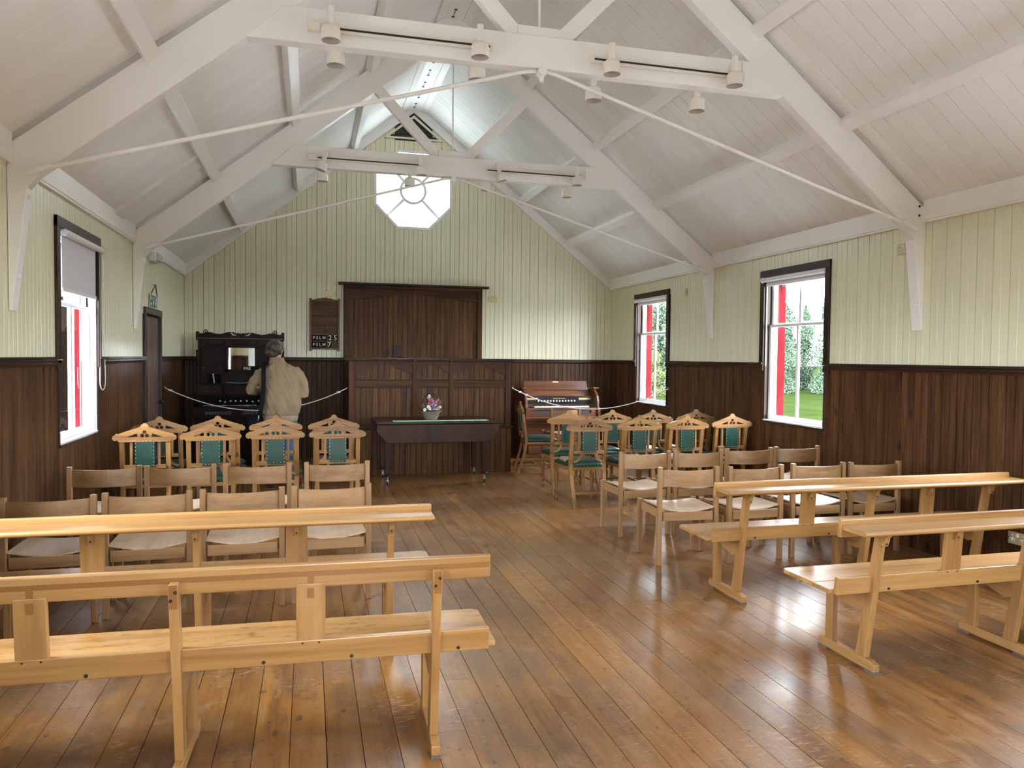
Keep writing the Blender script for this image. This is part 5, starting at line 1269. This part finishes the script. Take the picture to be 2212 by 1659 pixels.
# jacket
m = MB(); loft(m, [(.0, 0, .835, .192, .142), (.0, 0, .88, .222, .162), (.01, -.005, .97, .232, .168), (.0, -.01, 1.12, .230, .160), (-.005, -.015, 1.27, .236, .155), (-.01, -.02, 1.36, .226, .138), (-.015, -.02, 1.41, .185, .115), (-.02, -.01, 1.455, .105, .085), (-.03, .0, 1.49, .075, .070)])
limb(m, [(-.17, -.012, 1.375), (-.235, -.015, 1.33), (-.305, -.02, 1.23), (-.338, -.02, 1.145), (-.285, .09, 1.13), (-.20, .20, 1.155)], [.064, .068, .062, .060, .054, .046])
limb(m, [(.15, -.012, 1.375), (.205, -.015, 1.33), (.258, -.025, 1.21), (.268, -.03, 1.095), (.225, .08, 1.09), (.155, .19, 1.14)], [.064, .068, .064, .060, .054, .046])
jm = remeshed(m, .0105, 'jacket', 'jacket', 5)
import mathutils
for v in jm.vertices:
    p = v.co; f = mathutils.noise.noise(Vector((p.x * 9 + p.z * 5, p.y * 7, p.z * 4.5 - p.x * 6))) * .020 + mathutils.noise.noise(Vector((p.x * 26 + p.z * 9, p.y * 20, p.z * 9 + p.x * 14))) * .010
    v.co = p + v.normal * f
jk = put(jm, 'jacket', person)
m = MB(); loft(m, [(.0, 0, .775, .186, .138), (.0, 0, .79, .196, .144), (.0, 0, .835, .206, .150), (0, 0, .85, .20, .146)]); put(remeshed(m, .009, 'rib', 'waistband', 2), 'waistband', jk)
m = MB(); loft(m, [(-.03, .0, 1.450, .108, .090), (-.04, .008, 1.495, .088, .080), (-.045, .014, 1.530, .082, .076)]); put(remeshed(m, .008, 'jacket', 'collar', 2), 'collar', jk)
for a, b in (((-.215, .185, 1.152), (-.18, .225, 1.165)), ((.165, .178, 1.135), (.135, .218, 1.155))): MB().tube([a, b], .04, 12, [.047, .038]).build('cuff', 'rib', jk, smooth=True)
# hair
m = MB(); ell(m, hp(0, -.022, .022), .104, .108, .098); ell(m, hp(0, -.060, -.030), .090, .062, .066); ell(m, hp(0, .03, .075), .06, .06, .035)
for s_ in (-1, 1): ell(m, hp(s_ * .078, -.018, -.008), .022, .044, .055)
hm = remeshed(m, .007, 'hair', 'hair', 2)
for v in hm.vertices:
    p = v.co; v.co = p + v.normal * (mathutils.noise.noise(Vector((p.x * 60, p.y * 60, p.z * 14))) * .006 + mathutils.noise.noise(p * 18) * .006)
put(hm, 'hair', person)
gs = MB()
for s_ in (-1, 1):
    gs.tube([hp(s_ * .034 + .022 * math.cos(a), .094, .006 + .018 * math.sin(a)) for a in [2 * PI * j / 14 for j in range(15)]], .002, 5); gs.tube([hp(s_ * .058, .092, .012), hp(s_ * .082, .04, .010), hp(s_ * .086, -.01, .006)], .002, 5)
gs.tube([hp(-.012, .096, .01), hp(.012, .096, .01)], .002, 5); gs.build('glasses', 'black', person)
# bag with a wide strap
bg = empty('shoulder_bag', (PXY[0] - .03, PXY[1], 0), label='black nylon shoulder bag with a wide strap worn on the visitor\'s hip', cat='bag')
m = MB(); loft(m, [(-.275, -.03, .62, .085, .14), (-.28, -.03, .66, .10, .155), (-.28, -.03, .80, .10, .155), (-.275, -.03, .85, .08, .13)]); put(remeshed(m, .012, 'bag', 'bag_body', 3), 'bag_body', bg)
st = [(-.150, -.085, 1.470), (-.152, -.155, 1.43), (-.150, -.190, 1.36), (-.150, -.200, 1.25), (-.155, -.205, 1.12), (-.165, -.208, 1.0), (-.18, -.200, .92), (-.20, -.175, .85)]
m = MB()
for (a, b) in zip(st[:-1], st[1:]):
    a, b = Vector(a), Vector(b); d = (b - a).normalized(); n = d.cross(Vector((1, 0, 0))).normalized() * .002; sx = Vector((.025, 0, 0))
    m.hexa([a - sx - n, a + sx - n, a + sx + n, a - sx + n], [b - sx - n, b + sx - n, b + sx + n, b - sx + n])
m.hexa([(-.175, -.085, 1.468), (-.125, -.085, 1.468), (-.125, -.085, 1.474), (-.175, -.085, 1.474)], [(-.175, .09, 1.455), (-.125, .09, 1.455), (-.125, .09, 1.461), (-.175, .09, 1.461)])
m.build('strap', 'bag', bg); MB().tube([(-.205, -.19, .86), (-.205, -.195, .83), (-.215, -.19, .80)], .006, 6).build('buckle', 'steel', bg)
